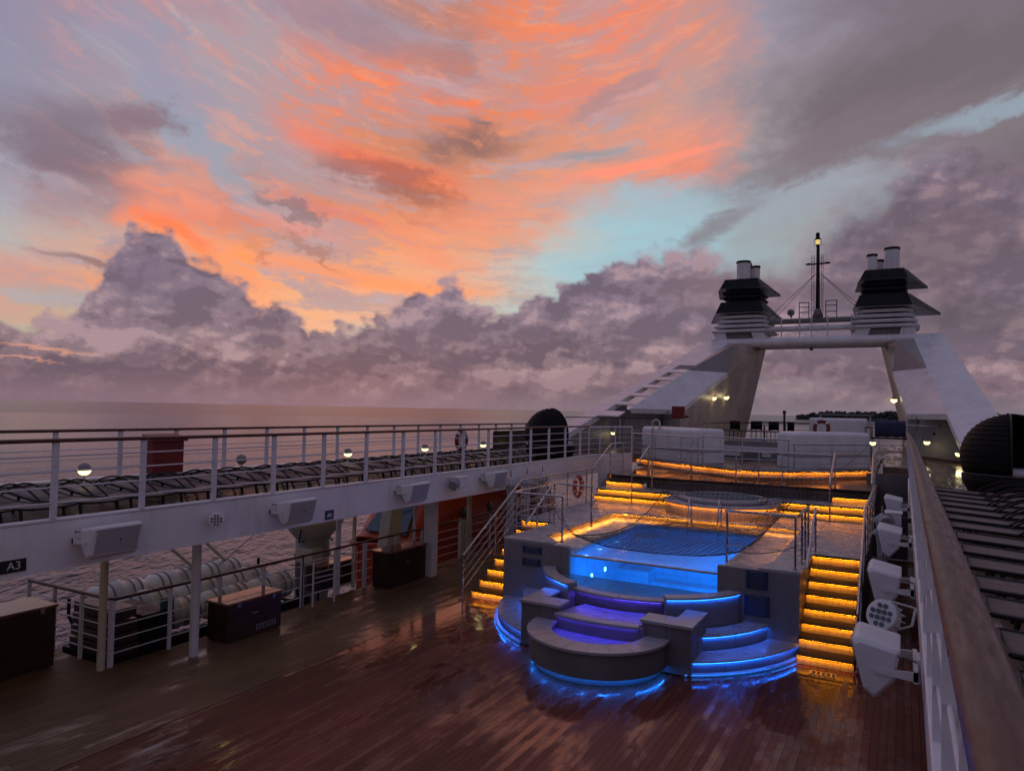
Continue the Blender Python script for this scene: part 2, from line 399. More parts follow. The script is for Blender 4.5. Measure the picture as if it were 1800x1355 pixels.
M['tile'] = pm('grey_pool_surround', (0.46, 0.43, 0.44), 0.24, var=0.07, scale=1.6, bump=0.02, bscale=8, rvar=0.14)
M['clad'] = pm('grey_cladding', (0.225, 0.21, 0.215), 0.45, var=0.07, scale=1.5)
M['clad2'] = pm('taupe_cladding', (0.17, 0.155, 0.155), 0.45, var=0.10, scale=1.5)
M['cap'] = pm('stone_cap', (0.34, 0.325, 0.34), 0.32, var=0.07, scale=2, bump=0.02)
M['riser'] = plankmat('riser_slats', (0.50, 0.40, 0.27), (0.60, 0.48, 0.34), (0.30, 0.22, 0.13), 0.115, -0.6, bumpk=0.0)
M['tread'] = pm('dark_tread', (0.032, 0.020, 0.018), 0.6, var=0.3, scale=6, stretch=(1, 8, 1), spec=0.2)
M['brown'] = pm('dark_brown_panel', (0.038, 0.016, 0.012), 0.36, var=0.2, scale=3)
M['browntop'] = pm('varnished_box_top', (0.20, 0.085, 0.055), 0.14, var=0.25, scale=6, stretch=(5, 1, 1))
M['red'] = pm('red_paint', (0.17, 0.013, 0.012), 0.4, var=0.15)
M['redring'] = pm('orange_red_foam', (0.42, 0.045, 0.022), 0.5, var=0.12)
M['orange'] = pm('orange_boat_grp', (0.46, 0.052, 0.012), 0.30, var=0.12, scale=1.2)
M['navy'] = pm('navy_canvas', (0.012, 0.018, 0.07), 0.7, var=0.3, bump=0.5, bscale=6)
M['tan'] = pm('beige_panel', (0.42, 0.36, 0.29), 0.42, var=0.22, scale=0.8, bump=0.35, bscale=1.6, stretch=(1, 1, 0.35))  # beige paint of the arch, tone varying at random
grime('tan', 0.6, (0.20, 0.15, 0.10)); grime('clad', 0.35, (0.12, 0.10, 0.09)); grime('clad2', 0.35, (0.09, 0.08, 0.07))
M['cloth'] = pm('white_umbrella_cloth', (0.45, 0.44, 0.46), 0.8, var=0.12, scale=6, bump=0.6, bscale=9)
M['rattan'] = pm('black_rattan', (0.008, 0.007, 0.007), 0.6, var=0.4, scale=30, bump=0.8, bscale=60, spec=0.15)
M['cushion'] = pm('pale_cushion', (0.40, 0.40, 0.44), 0.85, var=0.08)
M['pooltile'] = pm('pool_lining', (0.32, 0.58, 0.74), 0.4, var=0.10, scale=2.2)
M['canister'] = pm('white_grp_canister', (0.72, 0.70, 0.64), 0.38, var=0.10, scale=3)
M['glassdark'] = pm('dark_window', (0.06, 0.09, 0.12), 0.08, var=0.1)
M['steelblue'] = pm('grey_trim', (0.3, 0.3, 0.3), 0.5)  # plain even grey for the acrylic rim and inlets
def seams(key, axes, width, tint, k=0.7, bump=0.25):
    m = M[key]; t = m.node_tree; g = G(t); b = t.nodes['Principled BSDF']
    src = b.inputs['Base Color'].links[0].from_socket
    ge = g.new('ShaderNodeNewGeometry'); s_ = g.new('ShaderNodeSeparateXYZ'); t.links.new(ge.outputs['Position'], s_.inputs[0])
    f = None
    for ax, per in axes:
        l = g.m('LESS_THAN', g.m('FRACT', g.mul(g.add(s_.outputs[ax], 100.13), 1.0 / per)), width / per)
        f = l if f is None else g.m('MAXIMUM', f, l)
    g.put(b.inputs['Base Color'], g.mix(g.mul(f, k), src, tint))
seams('tile', [(0, 0.6), (1, 0.6)], 0.012, (0.10, 0.09, 0.09))
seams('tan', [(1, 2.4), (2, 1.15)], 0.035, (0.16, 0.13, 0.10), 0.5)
seams('clad', [(0, 1.22), (1, 1.22)], 0.008, (0.05, 0.05, 0.05), 0.7)
seams('pooltile', [(0, 0.3), (1, 0.3), (2, 0.3)], 0.01, (0.15, 0.3, 0.4), 0.5)
M['leaf'] = pm('island_foliage', (0.035, 0.045, 0.035), 0.8, var=0.4, scale=0.05)
M['amber'] = emat('amber_led', (1.0, 0.36, 0.010), 46.0)
M['amber2'] = emat('amber_led_cove', (1.0, 0.33, 0.02), 60.0)
M['blue'] = emat('blue_led', (0.008, 0.13, 1.0), 62.0)
M['blue2'] = emat('blue_led_kick', (0.008, 0.18, 1.0), 20.0)
M['violet'] = emat('violet_led', (0.08, 0.045, 1.0), 34.0)
M['lampglow'] = emat('warm_lamp_glass', (1.0, 0.86, 0.38), 2.2)
M['lanternglow'] = emat('lantern_flame_glass', (1.0, 0.72, 0.22), 0.75)
M['lampdim'] = emat('ceiling_lamp_glass', (1.0, 0.80, 0.30), 11.0)
M['ink'] = pm('black_print', (0.008, 0.008, 0.009), 0.5, var=0.1)
M['inkw'] = pm('white_print', (0.55, 0.55, 0.55), 0.5, var=0.05)
M['green'] = pm('green_sign', (0.02, 0.10, 0.05), 0.5, var=0.1)
M['bluesign'] = pm('blue_sign', (0.012, 0.035, 0.10), 0.4, var=0.1)
def glass(name, col, rough, ior, bump=0.0, sc_=1.0, dist=0.05):
    m, g, b = newmat(name)
    b.inputs['Base Color'].default_value = tuple(col) + (1,)
    b.inputs['Transmission Weight'].default_value = 1.0
    b.inputs['Roughness'].default_value = rough
    b.inputs['IOR'].default_value = ior
    if bump:
        ge = g.new('ShaderNodeNewGeometry')
        n1 = g.noise(ge.outputs['Position'], 5.0 * sc_, 4.0, 0.6, 0.6)
        n2 = g.noise(ge.outputs['Position'], 17.0 * sc_, 3.0, 0.6)
        bn = g.new('ShaderNodeBump')
        bn.inputs['Strength'].default_value = bump
        bn.inputs['Distance'].default_value = dist
        g.put(bn.inputs['Height'], g.ma(n2, 0.3, n1))
        g.t.links.new(bn.outputs[0], b.inputs['Normal'])
    return m
def wetmat(name, col, rough, sc_, bump):
    m, g, b = newmat(name)
    b.inputs['Base Color'].default_value = tuple(col) + (1,)
    b.inputs['Roughness'].default_value = rough
    ge = g.new('ShaderNodeNewGeometry')
    bn = g.new('ShaderNodeBump'); bn.inputs['Strength'].default_value = bump; bn.inputs['Distance'].default_value = 0.03
    g.put(bn.inputs['Height'], g.noise(ge.outputs['Position'], sc_, 4.0, 0.6, 0.5))
    g.t.links.new(bn.outputs[0], b.inputs['Normal'])
    return m
M['wetledge'] = wetmat('shallow_water', (0.10, 0.22, 0.30), 0.06, 7.0, 0.5)
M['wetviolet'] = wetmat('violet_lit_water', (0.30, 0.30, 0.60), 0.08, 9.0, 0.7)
M['water'] = glass('pool_water', (0.80, 0.94, 1.0), 0.0, 1.33, 0.32)
M['acrylic'] = glass('acrylic_front', (0.85, 0.96, 1.0), 0.0, 1.33, 0.03, 0.2)
# sea
def seamat():
    m, g, b = newmat('sea_water')
    ge = g.new('ShaderNodeNewGeometry')
    s_ = g.new('ShaderNodeSeparateXYZ')
    g.t.links.new(ge.outputs['Position'], s_.inputs[0])
    X, Y = s_.outputs[0], s_.outputs[1]
    # the wind runs a little across the ship
    U = g.ma(X, 0.82, g.mul(Y, 0.57)); V = g.ma(Y, 0.82, g.mul(X, -0.57))
    w1 = g.noise(g.xyz(g.mul(U, 0.22), g.mul(V, 0.09), 0.0), 1.0, 6.0, 0.62, 0.3)
    w2 = g.noise(g.xyz(g.mul(U, 0.85), g.mul(V, 0.34), 3.0), 1.0, 4.0, 0.55, 0.3)
    w3 = g.noise(g.xyz(g.mul(U, 0.03), g.mul(V, 0.010), 7.0), 1.0, 6.0, 0.66)
    dist = g.m('SQRT', g.ma(X, X, g.mul(Y, Y)))
    lane = g.noise(g.xyz(g.mul(X, 0.0012), g.mul(Y, 0.0005), 2.0), 1.0, 3.0)
    far = g.smooth(g.ma(g.sub(lane, 0.5), 500.0, dist), 900.0, 1150.0)
    b.inputs['Base Color'].default_value = (0.012, 0.024, 0.042, 1)
    g.put(b.inputs['Roughness'], g.ma(far, 0.08, g.smooth(dist, 20.0, 500.0, 0.02, 0.14)))
    b.inputs['IOR'].default_value = 1.42
    bn = g.new('ShaderNodeBump')
    g.put(bn.inputs['Strength'], g.ma(far, 0.16, g.smooth(dist, 15.0, 350.0, 0.90, 0.13)))
    bn.inputs['Distance'].default_value = 1.0
    g.put(bn.inputs['Height'], g.ma(w2, 2.4, g.ma(w3, 9.0, g.mul(w1, 2.2))))
    g.t.links.new(bn.outputs[0], b.inputs['Normal'])
    return m
M['sea'] = seamat()
# ------------------------------------------------------------------ mesh builder
def unit(v):
    v = Vector(v); return v / max(v.length, 1e-9)
class MB:
    def __init__(s): s.v = []; s.f = []; s.sm = []
    def poly(s, pts, smooth=False):
        i = len(s.v); s.v += [tuple(p) for p in pts]; s.f.append(tuple(range(i, i + len(pts)))); s.sm.append(smooth); return s
    def grid(s, rows, close_u=False, close_v=False, smooth=True):
        i0 = len(s.v); n = len(rows); m = len(rows[0])
        for r in rows: s.v += [tuple(p) for p in r]
        for a in range(n - (0 if close_u else 1)):
            for b_ in range(m - (0 if close_v else 1)):
                a2, b2 = (a + 1) % n, (b_ + 1) % m
                s.f.append((i0 + a * m + b_, i0 + a * m + b2, i0 + a2 * m + b2, i0 + a2 * m + b_)); s.sm.append(smooth)
        return s
    def box(s, x0, x1, y0, y1, z0, z1, mat=None):
        P = [(x0, y0, z0), (x1, y0, z0), (x1, y1, z0), (x0, y1, z0), (x0, y0, z1), (x1, y0, z1), (x1, y1, z1), (x0, y1, z1)]
        if mat is not None: P = [tuple(mat @ Vector(p)) for p in P]
        i = len(s.v); s.v += P
        for f in ((0, 3, 2, 1), (4, 5, 6, 7), (0, 1, 5, 4), (1, 2, 6, 5), (2, 3, 7, 6), (3, 0, 4, 7)):
            s.f.append(tuple(i + k for k in f)); s.sm.append(False)
        return s
    def prism(s, poly, z0, z1):
        n = len(poly); i = len(s.v)
        s.v += [(x, y, z0) for x, y in poly] + [(x, y, z1) for x, y in poly]
        s.f.append(tuple(i + k for k in reversed(range(n)))); s.sm.append(False)
        s.f.append(tuple(i + n + k for k in range(n))); s.sm.append(False)
        for k in range(n):
            q = (k + 1) % n
            s.f.append((i + k, i + q, i + n + q, i + n + k)); s.sm.append(False)
        return s
    def slab(s, quad, th):
        """closed solid: a polygon in space, thickened by the vector th"""
        n = len(quad); i = len(s.v); th = Vector(th)
        s.v += [tuple(q) for q in quad] + [tuple(Vector(q) + th) for q in quad]
        s.f.append(tuple(i + k for k in reversed(range(n)))); s.sm.append(False)
        s.f.append(tuple(i + n + k for k in range(n))); s.sm.append(False)
        for k in range(n):
            q = (k + 1) % n
            s.f.append((i + k, i + q, i + n + q, i + n + k)); s.sm.append(False)
        return s
    def tube(s, pts, r, n=8, closed=False, r2=None):
        pts = [Vector(p) for p in pts]; N = len(pts); rows = []
        prev = None
        for k in range(N):
            if closed: d = unit(pts[(k + 1) % N] - pts[k - 1])
            elif k == 0: d = unit(pts[1] - pts[0])
            elif k == N - 1: d = unit(pts[-1] - pts[-2])
            else: d = unit(unit(pts[k + 1] - pts[k]) + unit(pts[k] - pts[k - 1]))
            if prev is None:
                up = Vector((0, 0, 1)) if abs(d.z) < 0.9 else Vector((1, 0, 0))
                a = unit(d.cross(up))
            else:
                a = unit(prev - d * prev.dot(d))
            prev = a; b_ = d.cross(a)
            rr = r if r2 is None else r + (r2 - r) * k / (N - 1)
            rows.append([pts[k] + (a * math.cos(t) + b_ * math.sin(t)) * rr for t in [2 * math.pi * j / n for j in range(n)]])
        s.grid(rows, close_u=closed, close_v=True, smooth=n > 4)
        if not closed:
            s.poly(list(reversed(rows[0]))); s.poly(rows[-1])
        return s
    def cyl(s, p0, p1, r, n=16, r2=None): return s.tube([p0, p1], r, n, r2=r2)
    def lathe(s, prof, c, n=24, axis='z', a0=0.0, a1=360.0):
        rows = []
        full = abs(a1 - a0) >= 359.9
        K = n if full else n + 1
        for k in range(K):
            a = rad(a0 + (a1 - a0) * k / n)
            row = []
            for r, z in prof:
                p = (r * math.cos(a), r * math.sin(a), z)
                if axis == 'x': p = (z, r * math.cos(a), r * math.sin(a))
                if axis == 'y': p = (r * math.cos(a), z, r * math.sin(a))
                row.append((c[0] + p[0], c[1] + p[1], c[2] + p[2]))
            rows.append(row)
        return s.grid(rows, close_u=full)
    def arc(s, c, r0, r1, a0, a1, z0, z1, n=28):
        """solid curved band seen from above"""
        rows = []
        full = abs(a1 - a0) >= 359.9
        for k in range(n if full else n + 1):
            a = rad(a0 + (a1 - a0) * k / n); ca, sa = math.cos(a), math.sin(a)
            rows.append([(c[0] + r * ca, c[1] + r * sa, z) for r, z in ((r0, z0), (r1, z0), (r1, z1), (r0, z1))])
        s.grid(rows, close_u=full, close_v=True, smooth=False)
        if not full:
            s.poly(list(reversed(rows[0]))); s.poly(rows[-1])
        return s
    def ball(s, c, r, n=16, m=10, sx=1, sy=1, sz=1, v0=-90, v1=90):
        rows = []
        for j in range(m + 1):
            e = rad(v0 + (v1 - v0) * j / m)
            rows.append([(c[0] + sx * r * math.cos(e) * math.cos(2 * math.pi * k / n), c[1] + sy * r * math.cos(e) * math.sin(2 * math.pi * k / n), c[2] + sz * r * math.sin(e)) for k in range(n)])
        return s.grid(rows, close_v=True)
    def tf(s, mat):
        s.v = [tuple(mat @ Vector(p)) for p in s.v]; return s
    def mirror(s, xm):
        s.v = [(2 * xm - p[0], p[1], p[2]) for p in s.v]; s.f = [tuple(reversed(f)) for f in s.f]; return s
    def build(s, name, mat, parent=None, bevel=0.0, seg=2, autosmooth=False):
        me = bpy.data.meshes.new(name)
        off = Vector((0, 0, 0)); p = parent
        while p is not None:
            off += p.location; p = p.parent
        me.from_pydata([tuple(Vector(v) - off) for v in s.v], [], s.f)
        me.polygons.foreach_set('use_smooth', s.sm)
        me.materials.append(mat)
        me.update()
        o = bpy.data.objects.new(name, me)
        C.objects.link(o)
        if parent is not None: o.parent = parent
        if bevel:
            b_ = o.modifiers.new('bevel', 'BEVEL'); b_.width = bevel; b_.segments = seg; b_.limit_method = 'ANGLE'; b_.angle_limit = rad(40)
        return o
def thing(name, label, cat, loc=(0, 0, 0), group=None):
    o = bpy.data.objects.new(name, None)
    o.empty_display_size = 0.2
    C.objects.link(o); o.location = loc
    o['label'] = label; o['category'] = cat
    if group: o['group'] = group
    return o
def tag(o, label, cat, group=None):
    o['label'] = label; o['category'] = cat
    if group: o['group'] = group
    return o
def struct(o): o['kind'] = 'structure'; return o
def dup(root, loc, rotz=0.0, label=None, group=None):
    r = root.copy(); C.objects.link(r); r.location = loc; r.rotation_euler = (0, 0, rotz)
    if label: r['label'] = label
    if group: r['group'] = group
    for ch in list(root.children):
        c = ch.copy(); C.objects.link(c); c.parent = r
        for d in list(ch.children):
            e = d.copy(); C.objects.link(e); e.parent = c
    return r
def text_mesh(body, size, mat, name, parent, loc, rot):
    cu = bpy.data.curves.new(name, 'FONT'); cu.body = body; cu.size = size; cu.extrude = 0.002; cu.align_x = 'CENTER'; cu.align_y = 'CENTER'
    tmp = bpy.data.objects.new(name, cu); C.objects.link(tmp)
    dg = bpy.context.evaluated_depsgraph_get()
    me = bpy.data.meshes.new_from_object(tmp.evaluated_get(dg))
    bpy.data.objects.remove(tmp)
    me.materials.clear(); me.materials.append(mat)
    o = bpy.data.objects.new(name, me); C.objects.link(o)
    o.parent = parent; off = Vector((0, 0, 0)); p = parent
    while p is not None: off += p.location; p = p.parent
    o.location = Vector(loc) - off; o.rotation_euler = rot
    return o
XM = -4.55   # the ship's centre line
# ------------------------------------------------------------------ sea, island, ship's decks
rr = [2, 6, 12, 20, 32, 50, 80, 130, 220, 400, 800, 1600, 4000, 10000, 30000, 60000]
mb = MB()
mb.grid([[(r * math.cos(a), r * math.sin(a), -11.0) for a in [2 * math.pi * k / 48 for k in range(48)]] for r in rr], close_v=True, smooth=False)
mb.poly([(2 * math.cos(2 * math.pi * k / 48), 2 * math.sin(2 * math.pi * k / 48), -11.0) for k in range(48)])
struct(mb.build('sea', M['sea']))
# a low wooded island on the horizon, right of the arch
mb = MB(); D = 2600.0
xs = [rad(-7.2 + 14.5 * k / 60) for k in range(61)]
mb.grid([[(D * (1 + dd) * math.tan(a), D * (1 + dd), z) for a, z in [(x, -11.0 + hh * (6 + 9 * min(1, max(0, (i - 1) / 10))) if 0 < i < 60 else -11.0) for i, x in enumerate(xs)]] for dd, hh in ((0, 0), (0.004, 0.7), (0.03, 1.0), (0.08, 0.9), (0.1, 0))])
struct(mb.build('island', M['leaf']))
rnd = random.Random(3)
mb = MB()
for k in range(430):
    a = rad(-6.9 + 13.9 * rnd.random()); d = D * (1.003 + 0.06 * rnd.random())
    t = min(1, (math.degrees(a) + 7.2) / 2.2)
    h = (12 + 13 * rnd.random()) * (0.5 + 0.5 * t); w = 7 + 9 * rnd.random()
    x, y = d * math.tan(a), d
    zb = -9 + 6 * t
    for q in range(5):
        cx, cy, cz = x + rnd.uniform(-w, w) * 0.7, y + rnd.uniform(-w, w) * 0.5, zb + h * rnd.uniform(0.35, 1.0)
        r_ = w * rnd.uniform(0.25, 0.6)
        mb.grid([[(cx + r_ * math.cos(e) * math.cos(p) * rnd.uniform(0.6, 1.3), cy + r_ * math.cos(e) * math.sin(p), cz + r_ * 0.6 * math.sin(e) * rnd.uniform(0.6, 1.4)) for p in [k2 * 1.2566 for k2 in range(5)]] for e in (-1.2, -0.3, 0.5, 1.3)], close_v=True, smooth=False)
o = mb.build('woodland', M['leaf']); o['kind'] = 'stuff'

mb = MB()
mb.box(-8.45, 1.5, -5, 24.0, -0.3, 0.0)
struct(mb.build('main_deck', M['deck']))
mb = MB()
mb.box(-11.05, -8.454, -5, 30.0, -0.3, 0.004)
mb.box(-13.4, -11.054, -5, 6.95, -0.3, 0.002)
struct(mb.build('side_deck', M['side']))
mb = MB(); mb.box(-11.2, 3.2, -9, 62, -10.98, -0.31)
tag(mb.build('ship_hull', M['white']), 'white painted side of the ship below the deck rail', 'hull')
# left upper deck: slab and planking
mb = MB(); mb.box(-12.05, -9.26, -5, 25.5, 2.50, 2.596)
struct(mb.build('upper_deck', M['updeck']))
mb = MB(); mb.box(-12.05, -9.262, -5, 25.5, 2.42, 2.498)
struct(mb.build('deck_ceiling', M['cream']))
t = thing('deck_fascia', 'long white painted beam facing the pool under the left upper deck', 'beam', (-9.2, 8, 2.1))
mb = MB(); mb.box(-9.258, -9.2, -5, 22.9, 2.10, 2.70); mb.build('panel', M['white'], t)
mb = MB(); mb.box(-9.30, -9.19, -5, 22.9, 2.704, 2.74); mb.build('coaming', M['white2'], t, 0.01)
mb = MB(); mb.box(-9.42, -9.26, -5, 22.9, 2.104, 2.16); mb.build('bottom_flange', M['cream'], t)
# outer bulwark of the left upper deck
t = thing('bulwark', 'low white bulwark under the seaward rail of the left upper deck', 'bulwark', (-12.1, 8, 2.6))
mb = MB(); mb.box(-12.16, -12.06, -5, 26, 2.3, 2.86); mb.build('panel', M['white'], t)
mb = MB(); mb.box(-12.26, -11.98, -5, 26, 2.862, 2.90); mb.build('ledge', M['white2'], t, 0.01)
# right upper deck
mb = MB(); mb.box(0.17, 3.1, -5, 30.0, 2.50, 2.60)
struct(mb.build('sun_deck', M['updeck']))
t = thing('deck_beam', 'white painted beam below the handrail nearest the camera', 'beam', (0.13, 5, 2.1))
mb = MB(); mb.box(0.13, 0.168, -3, 24.0, 2.02, 2.66); mb.build('panel', M['white'], t)
mb = MB(); mb.box(0.105, 0.23, -3, 24.0, 2.664, 2.70); mb.build('coaming', M['white2'], t, 0.01)
mb = MB(); mb.box(1.5, 1.6, -5, 34, -0.3, 2.49)  # added wall out of view, keeps out light from the right
tag(mb.build('light_stop_wall', M['brown']), 'dark wall added under the right hand upper deck against light from the right', 'wall')
# bulkhead across the ship at the after end of the main deck
mb = MB(); mb.box(-1.0, 0.10, 24.2, 24.3, 0.0, 2.5)
tag(mb.build('cross_bulkhead', M['clad2']), 'plain wall closing the passage beyond the right hand loudspeakers', 'wall')

# ------------------------------------------------------------------ railings
def plen(P):
    L = [0.0]
    for a, b_ in zip(P, P[1:]): L.append(L[-1] + (Vector(b_) - Vector(a)).length)
    return L
def pat(P, L, d):
    for k in range(len(P) - 1):
        if d <= L[k + 1] + 1e-6:
            f = (d - L[k]) / max(1e-9, L[k + 1] - L[k]); return Vector(P[k]).lerp(Vector(P[k + 1]), f)
    return Vector(P[-1])
def railing(name, label, P, h, posts, bars, mat, capm, cr=0.024, pr=0.02, br=0.009, flat=None, group=None, cat='railing', extend=0.0, foot=True, barto=None):
    P = [Vector(p) for p in P]; L = plen(P)
    if isinstance(posts, (int, float)):
        n = max(1, round(L[-1] / posts)); ds = [L[-1] * k / n for k in range(n + 1)]
    else: ds = posts
    t = thing(name, label, cat, tuple(P[0]), group)
    up = Vector((0, 0, h))
    H = [p + up for p in P]
    if extend:
        H[0] = H[0] + unit(H[0] - H[1]) * extend; H[-1] = H[-1] + unit(H[-1] - H[-2]) * extend
    if flat:
        w, th = flat
        for a, b_ in zip(H, H[1:]):
            pass
        rows = []
        for k, p in enumerate(H):
            d = unit((H[min(k + 1, len(H) - 1)] - H[max(k - 1, 0)])); s_ = unit(d.cross(Vector((0, 0, 1)))) * (w / 2)
            u = Vector((0, 0, th / 2))
            rows.append([p + s_ * 0.72 + u, p + s_ + u * 0.2, p + s_ * 0.8 - u, p - s_ * 0.8 - u, p - s_ + u * 0.2, p - s_ * 0.72 + u, p + u * 1.25])
        mbh = MB().grid(rows, close_v=True, smooth=True); mbh.poly(list(reversed(rows[0]))); mbh.poly(rows[-1])
    else:
        mbh = MB().tube(H, cr, 10)
    mbh.build('handrail', capm, t)
    for d in ds:
        p = pat(P, L, d)
        m2 = MB()
        if flat: m2.box(p.x - pr, p.x + pr, p.y - pr * 1.6, p.y + pr * 1.6, p.z, p.z + h - 0.012)
        else:
            m2.cyl(p, p + Vector((0, 0, h - cr * 0.5)), pr, 10)
            if foot: m2.cyl(p + Vector((0, 0, 0.002)), p + Vector((0, 0, 0.02)), pr * 2.1, 12)
        m2.build('post', mat, t)
    for k in range(bars):
        z = h * (k + 1) / (bars + 1)
        MB().tube([p + Vector((0, 0, z)) for p in P], br, 6).build('bar', mat, t)
    return t
railing('railing', 'long white railing with wood cap along the pool side of the left upper deck',
        [(-9.2, -2.0, 2.742), (-9.2, 22.0, 2.742)], 0.96, [7.01 + 1.165 * k - 1.165 * 6 for k in range(21)], 4, M['post'], M['teakcap'], flat=(0.085, 0.045), pr=0.022, br=0.011)
railing('railing', 'white seaward railing with dark wood cap behind the left hand sun loungers',
        [(-12.12, -2.0, 2.902), (-12.12, 26.0, 2.902)], 0.80, [8.59 + 1.1 * k - 1.1 * 7 for k in range(24)], 4, M['post'], M['teakcap'], flat=(0.085, 0.045), pr=0.022, br=0.009)
railing('railing', 'near white railing with broad rain-beaded wooden handrail at the lower right',
        [(0.14, -1.5, 2.70), (0.14, 15.0, 2.70), (0.13, 19.0, 2.71), (0.10, 25.5, 2.73)], 0.985, [2.6 + 0.95 * k for k in range(25)], 3, M['post'], M['teakcap'], flat=(0.115, 0.05), pr=0.022, br=0.010)
# short curved rail joining the left rail to the landing
railing('railing', 'white rail section curving in from the long left rail to the landing stairs',
        [(-9.2, 22.05, 2.742), (-9.15, 23.2, 2.742), (-8.6, 24.6, 2.742)], 0.92, 0.9, 4, M['post'], M['post'], cr=0.03, pr=0.022, br=0.010)
mb = MB(); mb.prism([(-9.2, 22.9), (-9.1, 22.9), (-8.5, 24.4), (-8.6, 24.5)], 1.6, 2.74)
tag(mb.build('curved_bulwark', M['white']), 'grey white curved bulwark at the far end of the long left beam', 'bulwark')
# raindrops beaded on the near handrail
rd = random.Random(5); mb = MB()
for k in range(900):
    y = 0.7 + 3.6 * rd.random() ** 1.3; x = 0.14 + rd.uniform(-0.042, 0.042); r_ = rd.uniform(0.0010, 0.0045)
    mb.ball((x, y, 3.7097 - 0.15 * abs(x - 0.14)), r_, 6, 3, sz=0.5, v0=0, v1=90, sy=rd.uniform(1, 1.8))
o = mb.build('raindrop', pm('water_bead', (0.02, 0.015, 0.015), 0.06, var=0.1)); o['kind'] = 'stuff'
# main deck side rails
g1 = 'rails along the seaward edge of the main deck'
def siderail(label, y0, y1, x=-10.98, posts=1.05):
    return railing('railing', label, [(x, y0, 0.004), (x, y1, 0.004)], 1.06, posts, 4, M['post'], M['teakcap'], flat=(0.07, 0.04), pr=0.018, br=0.011, cat='railing')
siderail('white side rail with wood cap beside the life raft canisters', 6.95, 11.0)
siderail('white side rail with wood cap in front of the davit pedestal', 11.02, 12.95)
siderail('white side rail behind the brown box beside the square pillar', 13.0, 15.2)
siderail('white side rail in front of the orange lifeboat beyond the square pillar', 15.6, 17.0)
siderail('farthest white side rail left of the stair foot', 17.6, 22.0)
railing('railing', 'white cross rail with wood cap closing the raft recess at the far left', [(-13.3, 6.9, 0.004), (-11.0, 6.93, 0.004)], 1.07, 0.75, 4, M['post'], M['teakcap'], flat=(0.07, 0.04), pr=0.018, br=0.011)
t = thing('gate', 'low white two-panel gate with vertical boards in front of the lifeboat', 'gate', (-10.95, 17.0, 0))
for y in (17.02, 17.14, 17.32, 17.42):
    MB().box(-10.98, -10.93, y, y + 0.08, 0.06, 1.05).build('board', M['cream'], t)
for y in (17.02, 17.54): MB().box(-10.99, -10.92, y - 0.03, y, 0.004, 1.1).build('post', M['post'], t)
MB().box(-10.97, -10.94, 17.02, 17.51, 0.55, 0.6).build('rail', M['post'], t)
# pillars under the left deck
def pillar(label, x, y, r, square=False, z1=2.41, m='post', z0=0.006):
    mb = MB()
    if square: mb.box(x - r, x + r, y - r, y + r, z0, z1)
    else: mb.cyl((x, y, z0), (x, y, z1), r, 20)
    o = mb.build('pillar', M[m], None, 0.012 if square else 0)
    return tag(o, label, 'pillar')
pillar('round white pillar left of the nearer brown storage box', -10.35, 7.97, 0.075)
pillar('slim cream pillar rising at the corner of the raft recess rail', -11.0, 6.80, 0.06, m='cream')
pillar('thick square white pillar beside the farther brown storage box', -10.40, 14.78, 0.13, True)
pillar('slim cream pillar near the lifeboat gate', -10.92, 17.40, 0.07, m='cream')
pillar('slim pillar between the davit pedestal and the farther brown box', -11.1, 12.2, 0.06, m='post')
pillar('thin post right behind the davit pedestal rail', -11.25, 12.9, 0.045, m='cream')
pillar('thin pillar standing just left of the square white pillar', -11.3, 15.3, 0.04, m='post')
# ceiling lamps under the left deck (their light lies on the wet planks)
lamp = None
for k, (x, y) in enumerate([(-11.1, 6.4), (-11.15, 9.4), (-11.5, 12.0), (-11.6, 15.8), (-11.5, 19.0)]):
    if lamp is None:
        lamp = thing('ceiling_light', 'x', 'lamp', (x, y, 2.42))
        MB().lathe([(0.0, -0.002), (0.10, -0.002), (0.11, -0.03), (0.085, -0.045), (0.0, -0.045)], (x, y, 2.42)).build('housing', M['white2'], lamp)
        MB().lathe([(0.0, -0.0475), (0.08, -0.0475), (0.078, -0.052), (0.0, -0.055)], (x, y, 2.42)).build('diffuser', M['lampdim'], lamp)
        o = lamp
    else: o = dup(lamp, (x, y, 2.42))
    o['label'] = 'small round warm lamp hidden under the left deck ceiling'; o['group'] = 'lamps under the left deck ceiling'
# storage boxes
def storagebox(label, x0, x1, y0, y1, h, vent=None):
    t = thing('storage_box', label, 'box', ((x0 + x1) / 2, (y0 + y1) / 2, 0.004))
    MB().box(x0 + 0.03, x1 - 0.03, y0 + 0.03, y1 - 0.03, 0.02, h - 0.045).build('body', M['brown'], t, 0.008)
    MB().box(x0, x1, y0, y1, h - 0.043, h).build('lid', M['browntop'], t, 0.012)
    for y in (y0 + 0.15, y1 - 0.2): MB().box(x0 + 0.08, x1 - 0.08, y, y + 0.05, 0.006, 0.02).build('foot', M['rubber'], t)
    for y in (y0 + 0.2, y1 - 0.28): MB().box(x1 + 0.001, x1 + 0.008, y, y + 0.07, h - 0.10, h - 0.015).build('hinge', M['steel'], t)
    MB().tube([(x1 - 0.028, (y0 + y1) / 2 - 0.09, h * 0.62), (x1 + 0.012, (y0 + y1) / 2 - 0.08, h * 0.62), (x1 + 0.012, (y0 + y1) / 2 + 0.08, h * 0.62), (x1 - 0.028, (y0 + y1) / 2 + 0.09, h * 0.62)], 0.009, 6).build('handle', M['steel'], t)
    if vent:
        MB().box(x1 - 0.029, x1 - 0.022, y1 - 0.62, y1 - 0.16, 0.10, 0.19).build('label_plate', M['clad'], t)
        for k in range(6): MB().box(x1 - 0.0215, x1 - 0.018, y1 - 0.58 + k * 0.07, y1 - 0.545 + k * 0.07, 0.115, 0.175).build('slot', M['ink'], t)
storagebox('long dark brown storage box with shiny top beside the round white pillar', -10.92, -10.33, 8.62, 9.9, 0.70, True)
